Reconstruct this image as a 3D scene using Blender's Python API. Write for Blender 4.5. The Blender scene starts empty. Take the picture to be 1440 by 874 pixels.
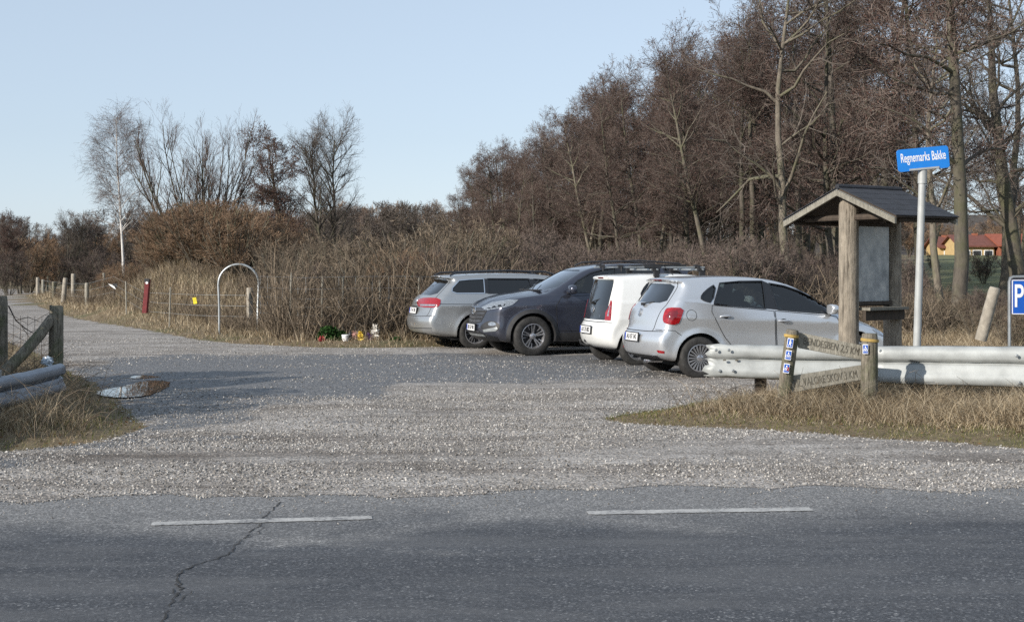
import bpy, bmesh, math, random
import numpy as np
from mathutils import Vector, Matrix
from mathutils.geometry import tessellate_polygon
R = math.radians
SC = bpy.context.scene
COL = SC.collection
H_EYE, FPX, CX, HY = 1.56, 2000.0, 720.0, 378.0

def at(px, py, z=0.0):
    """ground point (height z) seen at a photo pixel"""
    d = (H_EYE - z) * FPX / (py - HY)
    return ((px - CX) / FPX * d, d)
def P(px, py, d):
    return Vector(((px - CX) / FPX * d, d, H_EYE - (py - HY) / FPX * d))
def SX(px, d):
    return (px - CX) / FPX * d
def SZ(py, d):
    return H_EYE - (py - HY) / FPX * d

# ------------------------------------------------------------------ objects
def mesh_obj(name, verts, faces, mat, parent=None, smooth=False, mats=None, midx=None):
    me = bpy.data.meshes.new(name)
    if isinstance(verts, np.ndarray):
        verts = verts.astype(np.float32)
        me.vertices.add(len(verts)); me.vertices.foreach_set('co', verts.ravel())
        faces = np.asarray(faces, dtype=np.int32)
        k = faces.shape[1]
        me.loops.add(faces.size); me.loops.foreach_set('vertex_index', faces.ravel())
        me.polygons.add(len(faces))
        me.polygons.foreach_set('loop_start', np.arange(0, faces.size, k, dtype=np.int32))
        me.polygons.foreach_set('loop_total', np.full(len(faces), k, dtype=np.int32))
        me.update(calc_edges=True); me.validate()
    else:
        me.from_pydata([tuple(v) for v in verts], [], faces); me.update()
    for m in (mats or [mat]):
        me.materials.append(m)
    if midx is not None:
        me.polygons.foreach_set('material_index', np.asarray(midx, dtype=np.int32))
    me.polygons.foreach_set('use_smooth', np.full(len(me.polygons), smooth, dtype=bool))
    o = bpy.data.objects.new(name, me); COL.objects.link(o)
    if parent is not None: o.parent = parent
    return o
def bm_obj(name, bm, mat, parent=None, smooth=False, sharp=None):
    me = bpy.data.meshes.new(name); bm.to_mesh(me); bm.free()
    for m in (mat if isinstance(mat, list) else [mat]): me.materials.append(m)
    if smooth:
        me.polygons.foreach_set('use_smooth', np.full(len(me.polygons), True, dtype=bool))
        if sharp: me.set_sharp_from_angle(angle=R(sharp))
    o = bpy.data.objects.new(name, me); COL.objects.link(o)
    if parent is not None: o.parent = parent
    return o
def tag(o, label=None, cat=None, group=None, kind=None):
    if label: o['label'] = label
    if cat: o['category'] = cat
    if group: o['group'] = group
    if kind: o['kind'] = kind
    return o
def empty(name, loc=(0, 0, 0), rz=0.0, label=None, cat=None, group=None):
    o = bpy.data.objects.new(name, None); COL.objects.link(o)
    o.location = loc; o.rotation_euler = (0, 0, rz); o.empty_display_size = .2
    return tag(o, label, cat, group)

class MB:
    """collects simple shapes for ONE mesh"""
    def __init__(s): s.v = []; s.f = []; s.m = []
    def add(s, v, f, mi=0):
        b = len(s.v); s.v += [tuple(p) for p in v]
        s.f += [tuple(i + b for i in q) for q in f]; s.m += [mi] * len(f)
    def box(s, c, size, rot=None, mi=0, taper=1.0):
        hx, hy, hz = [a / 2 for a in size]; vs = []
        for z, t in ((-hz, 1), (hz, taper)):
            for x, y in ((-hx, -hy), (hx, -hy), (hx, hy), (-hx, hy)):
                p = Vector((x * t, y * t, z))
                if rot is not None: p = rot @ p
                vs.append(p + Vector(c))
        s.add(vs, [(3, 2, 1, 0), (4, 5, 6, 7), (0, 1, 5, 4), (1, 2, 6, 5), (2, 3, 7, 6), (3, 0, 4, 7)], mi)
    def tube(s, pts, rad, n=8, mi=0, cap=True, wob=0.0, rng=None):
        pts = [Vector(p) for p in pts]
        if not isinstance(rad, (list, tuple)): rad = [rad] * len(pts)
        vs = []; up = None
        for i, p in enumerate(pts):
            t = (pts[min(i + 1, len(pts) - 1)] - pts[max(i - 1, 0)]).normalized()
            if up is None:
                up = Vector((0, 0, 1)) if abs(t.z) < .9 else Vector((1, 0, 0))
            a = t.cross(up).normalized(); b = a.cross(t).normalized(); up = b
            for k in range(n):
                w = 2 * math.pi * k / n
                r = rad[i] * (1 + (rng.uniform(-wob, wob) if wob else 0))
                vs.append(p + (a * math.cos(w) + b * math.sin(w)) * r)
        fs = []
        for i in range(len(pts) - 1):
            for k in range(n):
                k2 = (k + 1) % n
                fs.append((i * n + k, i * n + k2, (i + 1) * n + k2, (i + 1) * n + k))
        if cap:
            fs.append(tuple(range(n))[::-1]); fs.append(tuple(range((len(pts) - 1) * n, len(pts) * n)))
        s.add(vs, fs, mi)
    def lathe(s, prof, axis='y', n=40, mi=0, c=(0, 0, 0), close=False):
        vs = []; m = len(prof)
        for k in range(n):
            w = 2 * math.pi * k / n
            for r, h in prof:
                if axis == 'y': p = (r * math.cos(w), h, r * math.sin(w))
                elif axis == 'x': p = (h, r * math.cos(w), r * math.sin(w))
                else: p = (r * math.cos(w), r * math.sin(w), h)
                vs.append(Vector(p) + Vector(c))
        fs = []
        for k in range(n):
            k2 = (k + 1) % n
            for i in range(m - (0 if close else 1)):
                j = (i + 1) % m
                fs.append((k * m + i, k * m + j, k2 * m + j, k2 * m + i))
        s.add(vs, fs, mi)
    def build(s, name, mat, parent=None, smooth=False, sharp=35, bevel=0):
        me = bpy.data.meshes.new(name); me.from_pydata(s.v, [], s.f)
        for m in (mat if isinstance(mat, list) else [mat]): me.materials.append(m)
        me.polygons.foreach_set('material_index', np.asarray(s.m, dtype=np.int32))
        me.update()
        bm = bmesh.new(); bm.from_mesh(me)
        if bevel:
            bmesh.ops.bevel(bm, geom=[e for e in bm.edges], offset=bevel, segments=2, affect='EDGES', clamp_overlap=True)
        bmesh.ops.recalc_face_normals(bm, faces=bm.faces); bm.to_mesh(me); bm.free()
        if smooth:
            me.polygons.foreach_set('use_smooth', np.full(len(me.polygons), True, dtype=bool))
            me.set_sharp_from_angle(angle=R(sharp))
        o = bpy.data.objects.new(name, me); COL.objects.link(o)
        if parent is not None: o.parent = parent
        return o

def text_obj(txt, size, mat, loc, rot, name='lettering', parent=None, extrude=.002, sx=1.0, bold=0.0):
    """lettering built from real glyph outlines, turned into a mesh"""
    cu = bpy.data.curves.new(name, 'FONT'); cu.body = txt; cu.size = size
    cu.extrude = extrude; cu.offset = bold; cu.align_x = 'CENTER'; cu.align_y = 'CENTER'
    tmp = bpy.data.objects.new('tmp', cu); COL.objects.link(tmp)
    dg = bpy.context.evaluated_depsgraph_get(); dg.update()
    me = bpy.data.meshes.new_from_object(tmp.evaluated_get(dg))
    bpy.data.objects.remove(tmp); bpy.data.curves.remove(cu)
    me.materials.clear(); me.materials.append(mat)
    me.transform(Matrix.Diagonal((sx, 1, 1, 1)))
    o = bpy.data.objects.new(name, me); COL.objects.link(o)
    o.location = loc; o.rotation_euler = rot
    if parent is not None: o.parent = parent
    return o

# ------------------------------------------------------------------ materials
class NT:
    def __init__(s, name):
        s.m = bpy.data.materials.new(name); s.m.use_nodes = True
        s.t = s.m.node_tree; s.n = s.t.nodes; s.l = s.t.links
        s.b = s.n['Principled BSDF']; s.out = s.n['Material Output']
    def N(s, typ, **kw):
        n = s.n.new('ShaderNode' + typ)
        for k, v in kw.items():
            if k in n.inputs.keys() if isinstance(k, str) else False: n.inputs[k].default_value = v
            else: setattr(n, k, v)
        return n
    def link(s, a, b): s.l.new(a, b)
    def coord(s, kind='Object', scale=(1, 1, 1)):
        tc = s.N('TexCoord'); mp = s.N('Mapping'); mp.inputs['Scale'].default_value = scale
        if kind == 'Position':
            g = s.N('NewGeometry'); s.link(g.outputs['Position'], mp.inputs[0])
        else: s.link(tc.outputs[kind], mp.inputs[0])
        return mp.outputs[0]
    def noise(s, vec, scale, detail=4, rough=.6):
        n = s.N('TexNoise'); n.inputs['Scale'].default_value = scale
        n.inputs['Detail'].default_value = detail; n.inputs['Roughness'].default_value = rough
        s.link(vec, n.inputs['Vector']); return n.outputs['Fac']
    def vor(s, vec, scale, out='Distance'):
        n = s.N('TexVoronoi'); n.inputs['Scale'].default_value = scale; s.link(vec, n.inputs['Vector'])
        return n.outputs[out]
    def ramp(s, fac, stops):
        r = s.N('ValToRGB'); e = r.color_ramp.elements
        while len(e) < len(stops): e.new(.5)
        for i, (p, c) in enumerate(stops):
            e[i].position = p
            if isinstance(c, (int, float)): c = (c, c, c)
            e[i].color = (*c, 1)
        s.link(fac, r.inputs[0]); return r.outputs[0]
    def mix(s, fac, a, b, mode='MIX'):
        n = s.N('Mix', data_type='RGBA', blend_type=mode)
        for v, i in ((fac, 0), (a, 6), (b, 7)):
            if isinstance(v, bpy.types.NodeSocket): s.link(v, n.inputs[i])
            elif i == 0: n.inputs[0].default_value = v
            else: n.inputs[i].default_value = (*v, 1) if len(v) == 3 else v
        return n.outputs[2]
    def math(s, op, a, b=0.0, clamp=False):
        n = s.N('Math', operation=op); n.use_clamp = clamp
        for v, i in ((a, 0), (b, 1)):
            if isinstance(v, bpy.types.NodeSocket): s.link(v, n.inputs[i])
            else: n.inputs[i].default_value = v
        return n.outputs[0]
    def bump(s, h, strength=.5, dist=.01, normal=None):
        n = s.N('Bump'); n.inputs['Strength'].default_value = strength; n.inputs['Distance'].default_value = dist
        s.link(h, n.inputs['Height'])
        if normal is not None: s.link(normal, n.inputs['Normal'])
        s.link(n.outputs[0], s.b.inputs['Normal']); return n.outputs[0]
    def set(s, **kw):
        for k, v in kw.items():
            k = {'base': 'Base Color', 'rough': 'Roughness', 'metal': 'Metallic', 'coat': 'Coat Weight', 'coatr': 'Coat Roughness',
                 'spec': 'Specular IOR Level', 'alpha': 'Alpha'}[k]
            if isinstance(v, bpy.types.NodeSocket): s.link(v, s.b.inputs[k])
            else: s.b.inputs[k].default_value = (*v, 1) if isinstance(v, tuple) else v
        return s

def simple(name, c, rough=.6, metal=0.0, var=.25, vs=8.0, bump=0.0, bscale=60, coat=0.0, kind='Object'):
    t = NT(name); v = t.coord(kind)
    n = t.noise(v, vs, 5)
    dark = tuple(x * (1 - var) for x in c); lite = tuple(min(1, x * (1 + var)) for x in c)
    t.set(base=t.ramp(n, [(.3, dark), (.7, lite)]), metal=metal, coat=coat)
    t.set(rough=t.ramp(t.noise(v, vs * 3), [(.2, max(0, rough - .08)), (.8, min(1, rough + .08))]))
    if bump: t.bump(t.noise(v, bscale, 4), bump, .01)
    return t.m

def paint(name, c, metal, rough, dirt=(.25, .22, .18), coat=1.0, dz=.45, damt=.35):
    """car paint: flakes, clear coat, road dirt rising from the sills"""
    t = NT(name); v = t.coord('Object')
    fl = t.vor(v, 900, 'Color')
    flk = t.ramp(fl, [(0, tuple(x * .97 for x in c)), (1, tuple(min(1, x * 1.03) for x in c))])
    sep = t.N('SeparateXYZ'); t.link(v, sep.inputs[0])
    zz = t.math('MULTIPLY', sep.outputs[2], 1 / dz)
    nz = t.noise(v, 5, 6, .7)
    low = t.math('SUBTRACT', t.math('ADD', t.math('SUBTRACT', 1.25, zz), t.math('MULTIPLY', nz, .9)), .55, True)
    all_ = t.math('MULTIPLY', t.noise(v, 9, 6, .75), .16)
    d = t.math('ADD', t.math('MULTIPLY', low, damt), all_, True)
    t.set(base=t.mix(d, flk, dirt), metal=t.math('MULTIPLY', t.math('SUBTRACT', 1, d), metal),
          rough=t.math('ADD', t.math('MULTIPLY', d, .5), rough, True), coat=coat, coatr=.06)
    t.link(t.math('MULTIPLY', t.math('SUBTRACT', 1, t.math('MULTIPLY', d, 1.5), True), coat), t.b.inputs['Coat Weight'])
    return t.m

def glass_mat(name, tint=(.35, .4, .4), keep=.62, rough=.02):
    t = NT(name); n, l = t.n, t.l
    n.remove(t.b)
    tr = t.N('BsdfTransparent'); tr.inputs[0].default_value = (*tint, 1)
    gl = t.N('BsdfGlossy'); gl.inputs['Roughness'].default_value = rough; gl.inputs[0].default_value = (.95, .97, 1, 1)
    df = t.N('BsdfDiffuse'); df.inputs[0].default_value = (.2, .2, .19, 1)
    fr = t.N('Fresnel'); fr.inputs[0].default_value = 1.55
    m1 = t.N('MixShader'); m1.inputs[0].default_value = .03
    l.new(tr.outputs[0], m1.inputs[1]); l.new(df.outputs[0], m1.inputs[2])
    m2 = t.N('MixShader'); l.new(t.math('MULTIPLY', fr.outputs[0], 1.5, True), m2.inputs[0])
    l.new(m1.outputs[0], m2.inputs[1]); l.new(gl.outputs[0], m2.inputs[2]); l.new(m2.outputs[0], t.out.inputs[0])
    return t.m

M = {}
M['silver'] = paint('silver_paint', (.66, .685, .72), .72, .24)
M['estate'] = paint('grey_silver_paint', (.42, .435, .445), .75, .26)
M['white_paint'] = paint('white_paint', (.74, .75, .74), 0.0, .3)
M['slate'] = paint('slate_blue_paint', (.034, .042, .070), .6, .22, damt=.15)
M['glass'] = glass_mat('window_glass', (.30, .34, .34))
M['tinted'] = glass_mat('tinted_glass', (.05, .055, .06))
M['screen'] = glass_mat('windscreen_glass', (.25, .3, .32))
M['lens'] = glass_mat('lamp_lens', (.8, .8, .8))
M['black_gloss'] = simple('black_gloss_trim', (.012, .012, .014), .12, var=.1, coat=.6)
M['black'] = simple('black_plastic', (.022, .022, .024), .55, var=.3, bump=.2, bscale=200)
M['gap'] = simple('dark_seam', (.012, .012, .013), .9)
M['interior'] = simple('interior_cloth', (.05, .05, .052), .9)
M['tyre'] = simple('tyre_rubber', (.028, .027, .026), .8, var=.5, vs=14, bump=.5, bscale=90)
M['alloy'] = simple('wheel_alloy', (.5, .5, .52), .3, .85, var=.15)
M['alloy_dark'] = simple('dark_alloy', (.06, .06, .065), .5, .5)  # dark metal of brake discs and roof rails
M['chrome'] = simple('chrome_trim', (.75, .76, .78), .14, 1.0, var=.05)
M['red_lens'] = simple('red_lens', (.26, .006, .010), .12, var=.4, vs=30, coat=.8)
M['red_dark'] = simple('dark_red_lens', (.16, .004, .008), .1, var=.2, coat=1)
M['clear_lens'] = simple('clear_lamp', (.36, .38, .40), .12, .6, var=.6, vs=45, coat=1)
M['plate'] = simple('number_plate_white', (.72, .72, .72), .4, var=.06)
M['ink'] = simple('plate_lettering', (.015, .015, .02), .5)
M['euro'] = simple('plate_blue', (.01, .05, .35), .4)
M['seat'] = simple('seat_fabric', (.07, .068, .065), .95)
M['galv'] = simple('galvanised_steel', (.33, .35, .36), .42, .55, var=.22, vs=5, bump=.1, bscale=30)
M['rail'] = simple('painted_guardrail', (.34, .355, .35), .5, .2, var=.25, vs=3.5, bump=.05, bscale=40)

# ------------------------------------------------------------------ car bodies
def smax(a, b, r):
    h = np.clip(.5 + .5 * (a - b) / r, 0, 1)
    return b * (1 - h) + a * h + r * h * (1 - h)
def sstep(a, b, x):
    t = np.clip((x - a) / (b - a), 0, 1); return t * t * (3 - 2 * t)

def poly_sdf(poly, X, Z):
    p = np.asarray(poly, float); q = np.roll(p, -1, 0)
    d = np.full(X.shape, 1e9); ins = np.zeros(X.shape, bool)
    for (ax, az), (bx, bz) in zip(p, q):
        ex, ez = bx - ax, bz - az
        t = np.clip(((X - ax) * ex + (Z - az) * ez) / (ex * ex + ez * ez + 1e-12), 0, 1)
        d = np.minimum(d, (X - ax - t * ex) ** 2 + (Z - az - t * ez) ** 2)
        c = ((az > Z) != (bz > Z))
        with np.errstate(divide='ignore', invalid='ignore'):
            xi = (bx - ax) * (Z - az) / (bz - az + 1e-15) + ax
        ins ^= (c & (X < xi))
    d = np.sqrt(d); return np.where(ins, -d, d)

def chaikin(p, n=2, closed=True, w=.25):
    p = [tuple(map(float, a)) for a in p]
    for _ in range(n):
        q = []
        m = len(p)
        for i in range(m if closed else m - 1):
            a, b = p[i], p[(i + 1) % m]
            q.append(tuple(a[k] * (1 - w) + b[k] * w for k in range(len(a))))
            q.append(tuple(a[k] * w + b[k] * (1 - w) for k in range(len(a))))
        if not closed: q = [p[0]] + q + [p[-1]]
        p = q
    return p

class Body:
    def __init__(s, sil, half, belt, tumble, cf, cr, wheels, rw, crown=.05, rear_in=.05, front_in=.08, glass_in=.02, crease=None, flare=.012, rad=.07, gf=.5):
        s.gf = gf
        s.L = max(p[0] for p in sil); s.Ht = max(p[1] for p in sil)
        sil = chaikin(sil, 2, True, .2)
        s.h = .02; s.x0, s.z0 = -.6, -.2
        xs = np.arange(s.x0, s.L + .7, s.h); zs = np.arange(s.z0, s.Ht + .4, s.h)
        X, Z = np.meshgrid(xs, zs, indexing='ij'); s.tab = poly_sdf(sil, X, Z)
        s.half, s.belt, s.tumble, s.cf, s.cr, s.wheels, s.rw = half, belt, tumble, cf, cr, wheels, rw
        s.crown, s.rear_in, s.front_in, s.glass_in, s.crease, s.flare, s.rad = crown, rear_in, front_in, glass_in, crease, flare, rad
    def side(s, X, Z):
        i = np.clip((X - s.x0) / s.h, 0, s.tab.shape[0] - 1.001); j = np.clip((Z - s.z0) / s.h, 0, s.tab.shape[1] - 1.001)
        a = i.astype(int); b = j.astype(int); u = i - a; v = j - b; T = s.tab
        return (T[a, b] * (1 - u) * (1 - v) + T[a + 1, b] * u * (1 - v) + T[a, b + 1] * (1 - u) * v + T[a + 1, b + 1] * u * v)
    def W(s, x, z):
        bz = s.belt[0] + (s.belt[1] - s.belt[0]) * np.clip((x - s.belt[2]) / (s.belt[3] - s.belt[2]), -.3, 1.3)
        w = s.half - s.rear_in * (1 - sstep(0, 1.0, x)) - s.front_in * sstep(s.L - 1.1, s.L, x)
        w = w - .035 * (1 - sstep(.2, .42, z)) ** 1.5
        # shoulder: body bulges at the crease, leans in to the belt
        mid = bz - .17 if s.crease is None else s.crease[0] + (s.crease[1] - s.crease[0]) * x / s.L
        w = w - .030 * sstep(mid - .005, bz + .02, z) - .012 * sstep(.0, .25, mid - z) * sstep(.1, .4, .75 - np.abs(z - .55))
        w = w - .010 * sstep(mid - .03, mid, z)
        up = np.maximum(z - bz, 0)
        w = w - s.glass_in * sstep(-.01, .03, z - bz) - s.tumble * up - .25 * up ** 2
        for wx in s.wheels:
            r = np.sqrt((x - wx) ** 2 + (z - s.rw) ** 2)
            w = w + s.flare * (1 - sstep(.0, .09, np.abs(r - s.rw - .05)))
        return w
    def f(s, p):
        x, y, z = p[..., 0], np.abs(p[..., 1]), p[..., 2]
        g = np.clip(y / s.half, 0, 1.2)
        fr = sstep(s.L * .45, s.L * .75, x)
        g3 = g ** 2.6
        xx = x + g3 * (s.cf * (1 - s.gf * sstep(.72, 1.05, z)) * fr - s.cr * (1 - fr) * sstep(.0, 1.0, (s.L * .5 - x)))
        zz = z + s.crown * g ** 2.2 * sstep(.5, .8, z)
        a = s.side(xx, zz)
        return smax(a, y - s.W(x, z), s.rad)
    def grad(s, p, e=.004):
        g = np.stack([(s.f(p + np.eye(3)[k] * e) - s.f(p - np.eye(3)[k] * e)) / (2 * e) for k in range(3)], -1)
        return g
    def surf(s, res=.028, off=0.0, extra=None):
        xs = np.arange(-.08, s.L + .1, res); hy = math.ceil((s.half + .06) / res) * res
        ys = np.arange(-hy, hy + res / 2, res); zs = np.arange(.1, s.Ht + .1, res)
        X, Y, Z = np.meshgrid(xs, ys, zs, indexing='ij'); pts = np.stack([X, Y, Z], -1)
        fn = (lambda q: s.f(q) - off) if extra is None else (lambda q: extra(q, s.f(q) - off))
        for tr in range(8):
            F = fn(pts); v, q = surfnets(F)
            e = np.sort(np.concatenate([q[:, [0, 1]], q[:, [1, 2]], q[:, [2, 3]], q[:, [3, 0]]]), 1)
            _, ct = np.unique(e[:, 0] * (len(v) + 1) + e[:, 1], return_counts=True)
            if (ct == 2).all(): break
            pts = pts + np.array([.0031, .0017, .0043]); xs = xs + .0031; ys = ys + .0017; zs = zs + .0043
        else: print('not manifold', (ct != 2).sum())
        v = v * res + np.array([xs[0], ys[0], zs[0]])
        for _ in range(4):
            e = .003
            g = np.stack([(fn(v + np.eye(3)[k] * e) - fn(v - np.eye(3)[k] * e)) / (2 * e) for k in range(3)], -1)
            val = fn(v); n2 = (g ** 2).sum(-1) + 1e-6
            st = np.clip(val / n2, -res, res)
            v = v - g * st[:, None] * .9
        return v, q

def surfnets(F):
    S = F < 0; nx, ny, nz = F.shape
    c = np.zeros((nx - 1, ny - 1, nz - 1), int)
    for dx in (0, 1):
        for dy in (0, 1):
            for dz in (0, 1): c += S[dx:nx - 1 + dx, dy:ny - 1 + dy, dz:nz - 1 + dz]
    act = (c > 0) & (c < 8); idx = -np.ones(act.shape, int); idx[act] = np.arange(act.sum())
    I = np.argwhere(act); n = len(I); acc = np.zeros((n, 3)); cnt = np.zeros(n)
    cs = [(a, b, d) for a in (0, 1) for b in (0, 1) for d in (0, 1)]
    for a in cs:
        for k in range(3):
            if a[k] == 0:
                b = list(a); b[k] = 1
                fa = F[I[:, 0] + a[0], I[:, 1] + a[1], I[:, 2] + a[2]]; fb = F[I[:, 0] + b[0], I[:, 1] + b[1], I[:, 2] + b[2]]
                m = (fa < 0) != (fb < 0); t = np.where(m, fa / np.where(m, fa - fb, 1), 0)
                p = np.array(a, float) + np.outer(t, np.eye(3)[k]); acc[m] += p[m]; cnt[m] += 1
    V = I + acc / cnt[:, None]; Q = []
    for k in range(3):
        sl0 = [slice(None)] * 3; sl1 = [slice(None)] * 3; sl0[k] = slice(0, -1); sl1[k] = slice(1, None)
        A, B = S[tuple(sl0)], S[tuple(sl1)]; E = np.argwhere(A != B); u, w = [(1, 2), (2, 0), (0, 1)][k]
        E = E[(E[:, u] > 0) & (E[:, w] > 0) & (E[:, u] < F.shape[u] - 1) & (E[:, w] < F.shape[w] - 1)]
        du = np.eye(3, dtype=int)[u]; dw = np.eye(3, dtype=int)[w]
        g = lambda e: idx[e[:, 0], e[:, 1], e[:, 2]]
        q = np.stack([g(E - du - dw), g(E - dw), g(E), g(E - du)], 1)
        fl = ~A[E[:, 0], E[:, 1], E[:, 2]]; q[fl] = q[fl][:, ::-1]; Q.append(q)
    return V, np.concatenate(Q)

def prism(poly, a, b, axis='y'):
    n = len(poly); vs = []
    for h in (a, b):
        for (u, v) in poly: vs.append((u, h, v) if axis == 'y' else (h, u, v))
    fs = [tuple(range(n)), tuple(range(2 * n - 1, n - 1, -1))] + [(i, n + i, n + (i + 1) % n, (i + 1) % n) for i in range(n)]
    return vs, fs

class Car:
    def __init__(s, name, body, pose, paintm, label, cat='car', far_side=1):
        s.b = body; s.paint = paintm; s.root = empty(name, (pose[0], pose[1], pose[3] if len(pose) > 3 else 0), pose[2], label, cat)
        s.th = pose[2]; s.o = np.array([pose[0], pose[1], pose[3] if len(pose) > 3 else 0.])
        c, sn = math.cos(-s.th), math.sin(-s.th); s.Ri = np.array([[c, -sn, 0], [sn, c, 0], [0, 0, 1.]])
        s.cutters = []
    def rays(s, mode, uv):
        uv = np.asarray(uv, float); n = len(uv); O = np.zeros((n, 3)); D = np.zeros((n, 3))
        if mode == 'px':
            o = s.Ri @ (np.array([0, 0, H_EYE]) - s.o)
            w = np.stack([(uv[:, 0] - CX) / FPX, np.ones(n), -(uv[:, 1] - HY) / FPX], 1); w /= np.linalg.norm(w, axis=1)[:, None]
            D = w @ s.Ri.T; dist = np.linalg.norm(o) - 5.5; O = o + D * dist
        elif mode in ('right', 'left'):
            sg = -1 if mode == 'right' else 1; O[:, 0] = uv[:, 0]; O[:, 1] = sg * 2; O[:, 2] = uv[:, 1]; D[:, 1] = -sg
        elif mode == 'rear': O[:, 0] = -1; O[:, 1] = uv[:, 0]; O[:, 2] = uv[:, 1]; D[:, 0] = 1
        elif mode == 'front': O[:, 0] = s.b.L + 1; O[:, 1] = uv[:, 0]; O[:, 2] = uv[:, 1]; D[:, 0] = -1
        elif mode == 'top': O[:, 0] = uv[:, 0]; O[:, 1] = uv[:, 1]; O[:, 2] = 2.5; D[:, 2] = -1
        return O, D
    def hit(s, mode, uv, off=0.0):
        O, D = s.rays(mode, uv); n = len(O); T = np.arange(0, 11, .03)
        t = np.full(n, np.nan); best = np.full(n, 1e9); bt = np.zeros(n); prev = None
        P3 = O[:, None, :] + D[:, None, :] * T[None, :, None]
        F = s.b.f(P3) - off
        neg = F < 0; anyn = neg.any(1); k = np.where(anyn, neg.argmax(1), F.argmin(1)); k = np.maximum(k, 1)
        lo = T[k - 1].copy(); hi = T[k].copy()
        for _ in range(14):
            mid = (lo + hi) / 2; fm = s.b.f(O + D * mid[:, None]) - off
            ins = fm < 0; hi = np.where(ins, mid, hi); lo = np.where(ins, lo, mid)
        t = np.where(anyn, hi, T[k]); return O + D * t[:, None]
    def panel(s, name, mode, poly, mat, off=.004, parent=None, step=None, smooth=0, skirt=.012, mirror=False, holes=None, label=None):
        if smooth: poly = chaikin(poly, smooth)
        if step is None: step = 2.2 if mode == 'px' else .03
        bm = bmesh.new(); vs = [bm.verts.new((u, v, 0)) for u, v in poly]
        tri = tessellate_polygon([[Vector((u, v, 0)) for u, v in poly]])
        for t in tri:
            try: bm.faces.new([vs[i] for i in t])
            except ValueError: pass
        us = [p[0] for p in poly]; ws = [p[1] for p in poly]
        for lo, hi, ax in ((min(us), max(us), 0), (min(ws), max(ws), 1)):
            k = max(1, int((hi - lo) / step))
            for i in range(1, k):
                no = Vector((1, 0, 0)) if ax == 0 else Vector((0, 1, 0))
                bmesh.ops.bisect_plane(bm, geom=bm.verts[:] + bm.edges[:] + bm.faces[:], plane_co=no * (lo + (hi - lo) * i / k), plane_no=no, dist=1e-6)
        bmesh.ops.remove_doubles(bm, verts=bm.verts, dist=1e-5)
        uv = np.array([(v.co.x, v.co.y) for v in bm.verts]); n0 = len(uv)
        top = s.hit(mode, uv, off)
        bm.verts.index_update(); bm.verts.ensure_lookup_table()
        if skirt:
            be = [e for e in bm.edges if len(e.link_faces) == 1]
            bv = sorted({v.index for e in be for v in e.verts}); low = s.hit(mode, uv[bv], off - skirt); mp = {}
            for i, q in zip(bv, low):
                mp[i] = bm.verts.new(q)
            fs = [(e.verts[0].index, e.verts[1].index) for e in be]
        bm.verts.ensure_lookup_table()
        for i in range(n0): bm.verts[i].co = top[i]
        if skirt:
            bm.verts.ensure_lookup_table()
            for a, b in fs:
                try: bm.faces.new([bm.verts[a], bm.verts[b], mp[b], mp[a]])
                except ValueError: pass
        bmesh.ops.recalc_face_normals(bm, faces=bm.faces)
        cnt = sum((1 if f.normal.dot(Vector(s.b.grad(np.array([f.calc_center_median()[:]]))[0])) > 0 else -1) for f in list(bm.faces)[:200:10])
        if cnt < 0: bmesh.ops.reverse_faces(bm, faces=bm.faces)
        bm2 = bm.copy() if mirror else None
        o = bm_obj(name, bm, mat, parent or s.root, smooth=True, sharp=40)
        if label: o['label'] = label
        if mirror:
            for v in bm2.verts: v.co.y *= -1
            bmesh.ops.reverse_faces(bm2, faces=bm2.faces)
            o2 = bm_obj(name, bm2, mat, parent or s.root, smooth=True, sharp=40)
            return o, o2
        return o
    def seam(s, mode, line, width=.007, off=.0055, name='door_seam', mat=None, mirror=False, parent=None):
        if mode == 'px': width = width * FPX / np.linalg.norm(s.o[:2])
        pts = []; L = [Vector(p) for p in line]; st = 2.0 if mode == 'px' else .03
        for a, b in zip(L[:-1], L[1:]):
            k = max(1, int((b - a).length / st))
            for i in range(k): pts.append(a.lerp(b, i / k))
        pts.append(L[-1]); vs = []
        uv = []
        for i, p in enumerate(pts):
            t = (pts[min(i + 1, len(pts) - 1)] - pts[max(0, i - 1)]).normalized(); nrm = Vector((-t.y, t.x))
            uv += [p + nrm * width / 2, p - nrm * width / 2]
        h = s.hit(mode, [(u.x, u.y) for u in uv], off)
        h2 = s.hit(mode, [(u.x, u.y) for u in uv], off-.004)
        n = len(pts); vs = [tuple(q) for q in h] + [tuple(q) for q in h2]; fs = []
        for i in range(n - 1):
            a, b, c, d = 2 * i, 2 * i + 1, 2 * i + 3, 2 * i + 2
            fs += [(a, b, c, d), (b, b + 2 * n, c + 2 * n, c), (a, d, d + 2 * n, a + 2 * n)]
        if mirror: mesh_obj(name, [(x, -y, z) for x, y, z in vs], [q[::-1] for q in fs], mat or M['gap'], parent or s.root, smooth=False)
        return mesh_obj(name, vs, fs, mat or M['gap'], parent or s.root, smooth=False)
    def body(s, cut_windows, cabin):
        """cut_windows: list of (axis, poly, a, b); cabin = (x0, x1, zfloor)"""
        b = s.b; v, q = b.surf(.028)
        body = mesh_obj('body', v, q, None, None, True, mats=[s.paint])
        x0, x1, zf = cabin
        def ex(p, f):
            return smax(smax(f + .055, zf - p[..., 2], .03), smax(x0 - p[..., 0], p[..., 0] - x1, .03), .03)
        cv, cq = b.surf(.05, 0.0, ex)
        cav = mesh_obj('cav', cv, cq, M['interior'])
        mods = [cav]
        m = MB()
        for wx in b.wheels:
            for sg in (-1, 1):
                n = 40; pol = [(wx + (b.rw + .055) * math.cos(2 * math.pi * k / n), b.rw + (b.rw + .055) * math.sin(2 * math.pi * k / n)) for k in range(n)]
                m.add(*prism(pol, sg * (b.half - .34), sg * 1.3))
        wells = m.build('wells', M['gap']); mods.append(wells)
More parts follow.
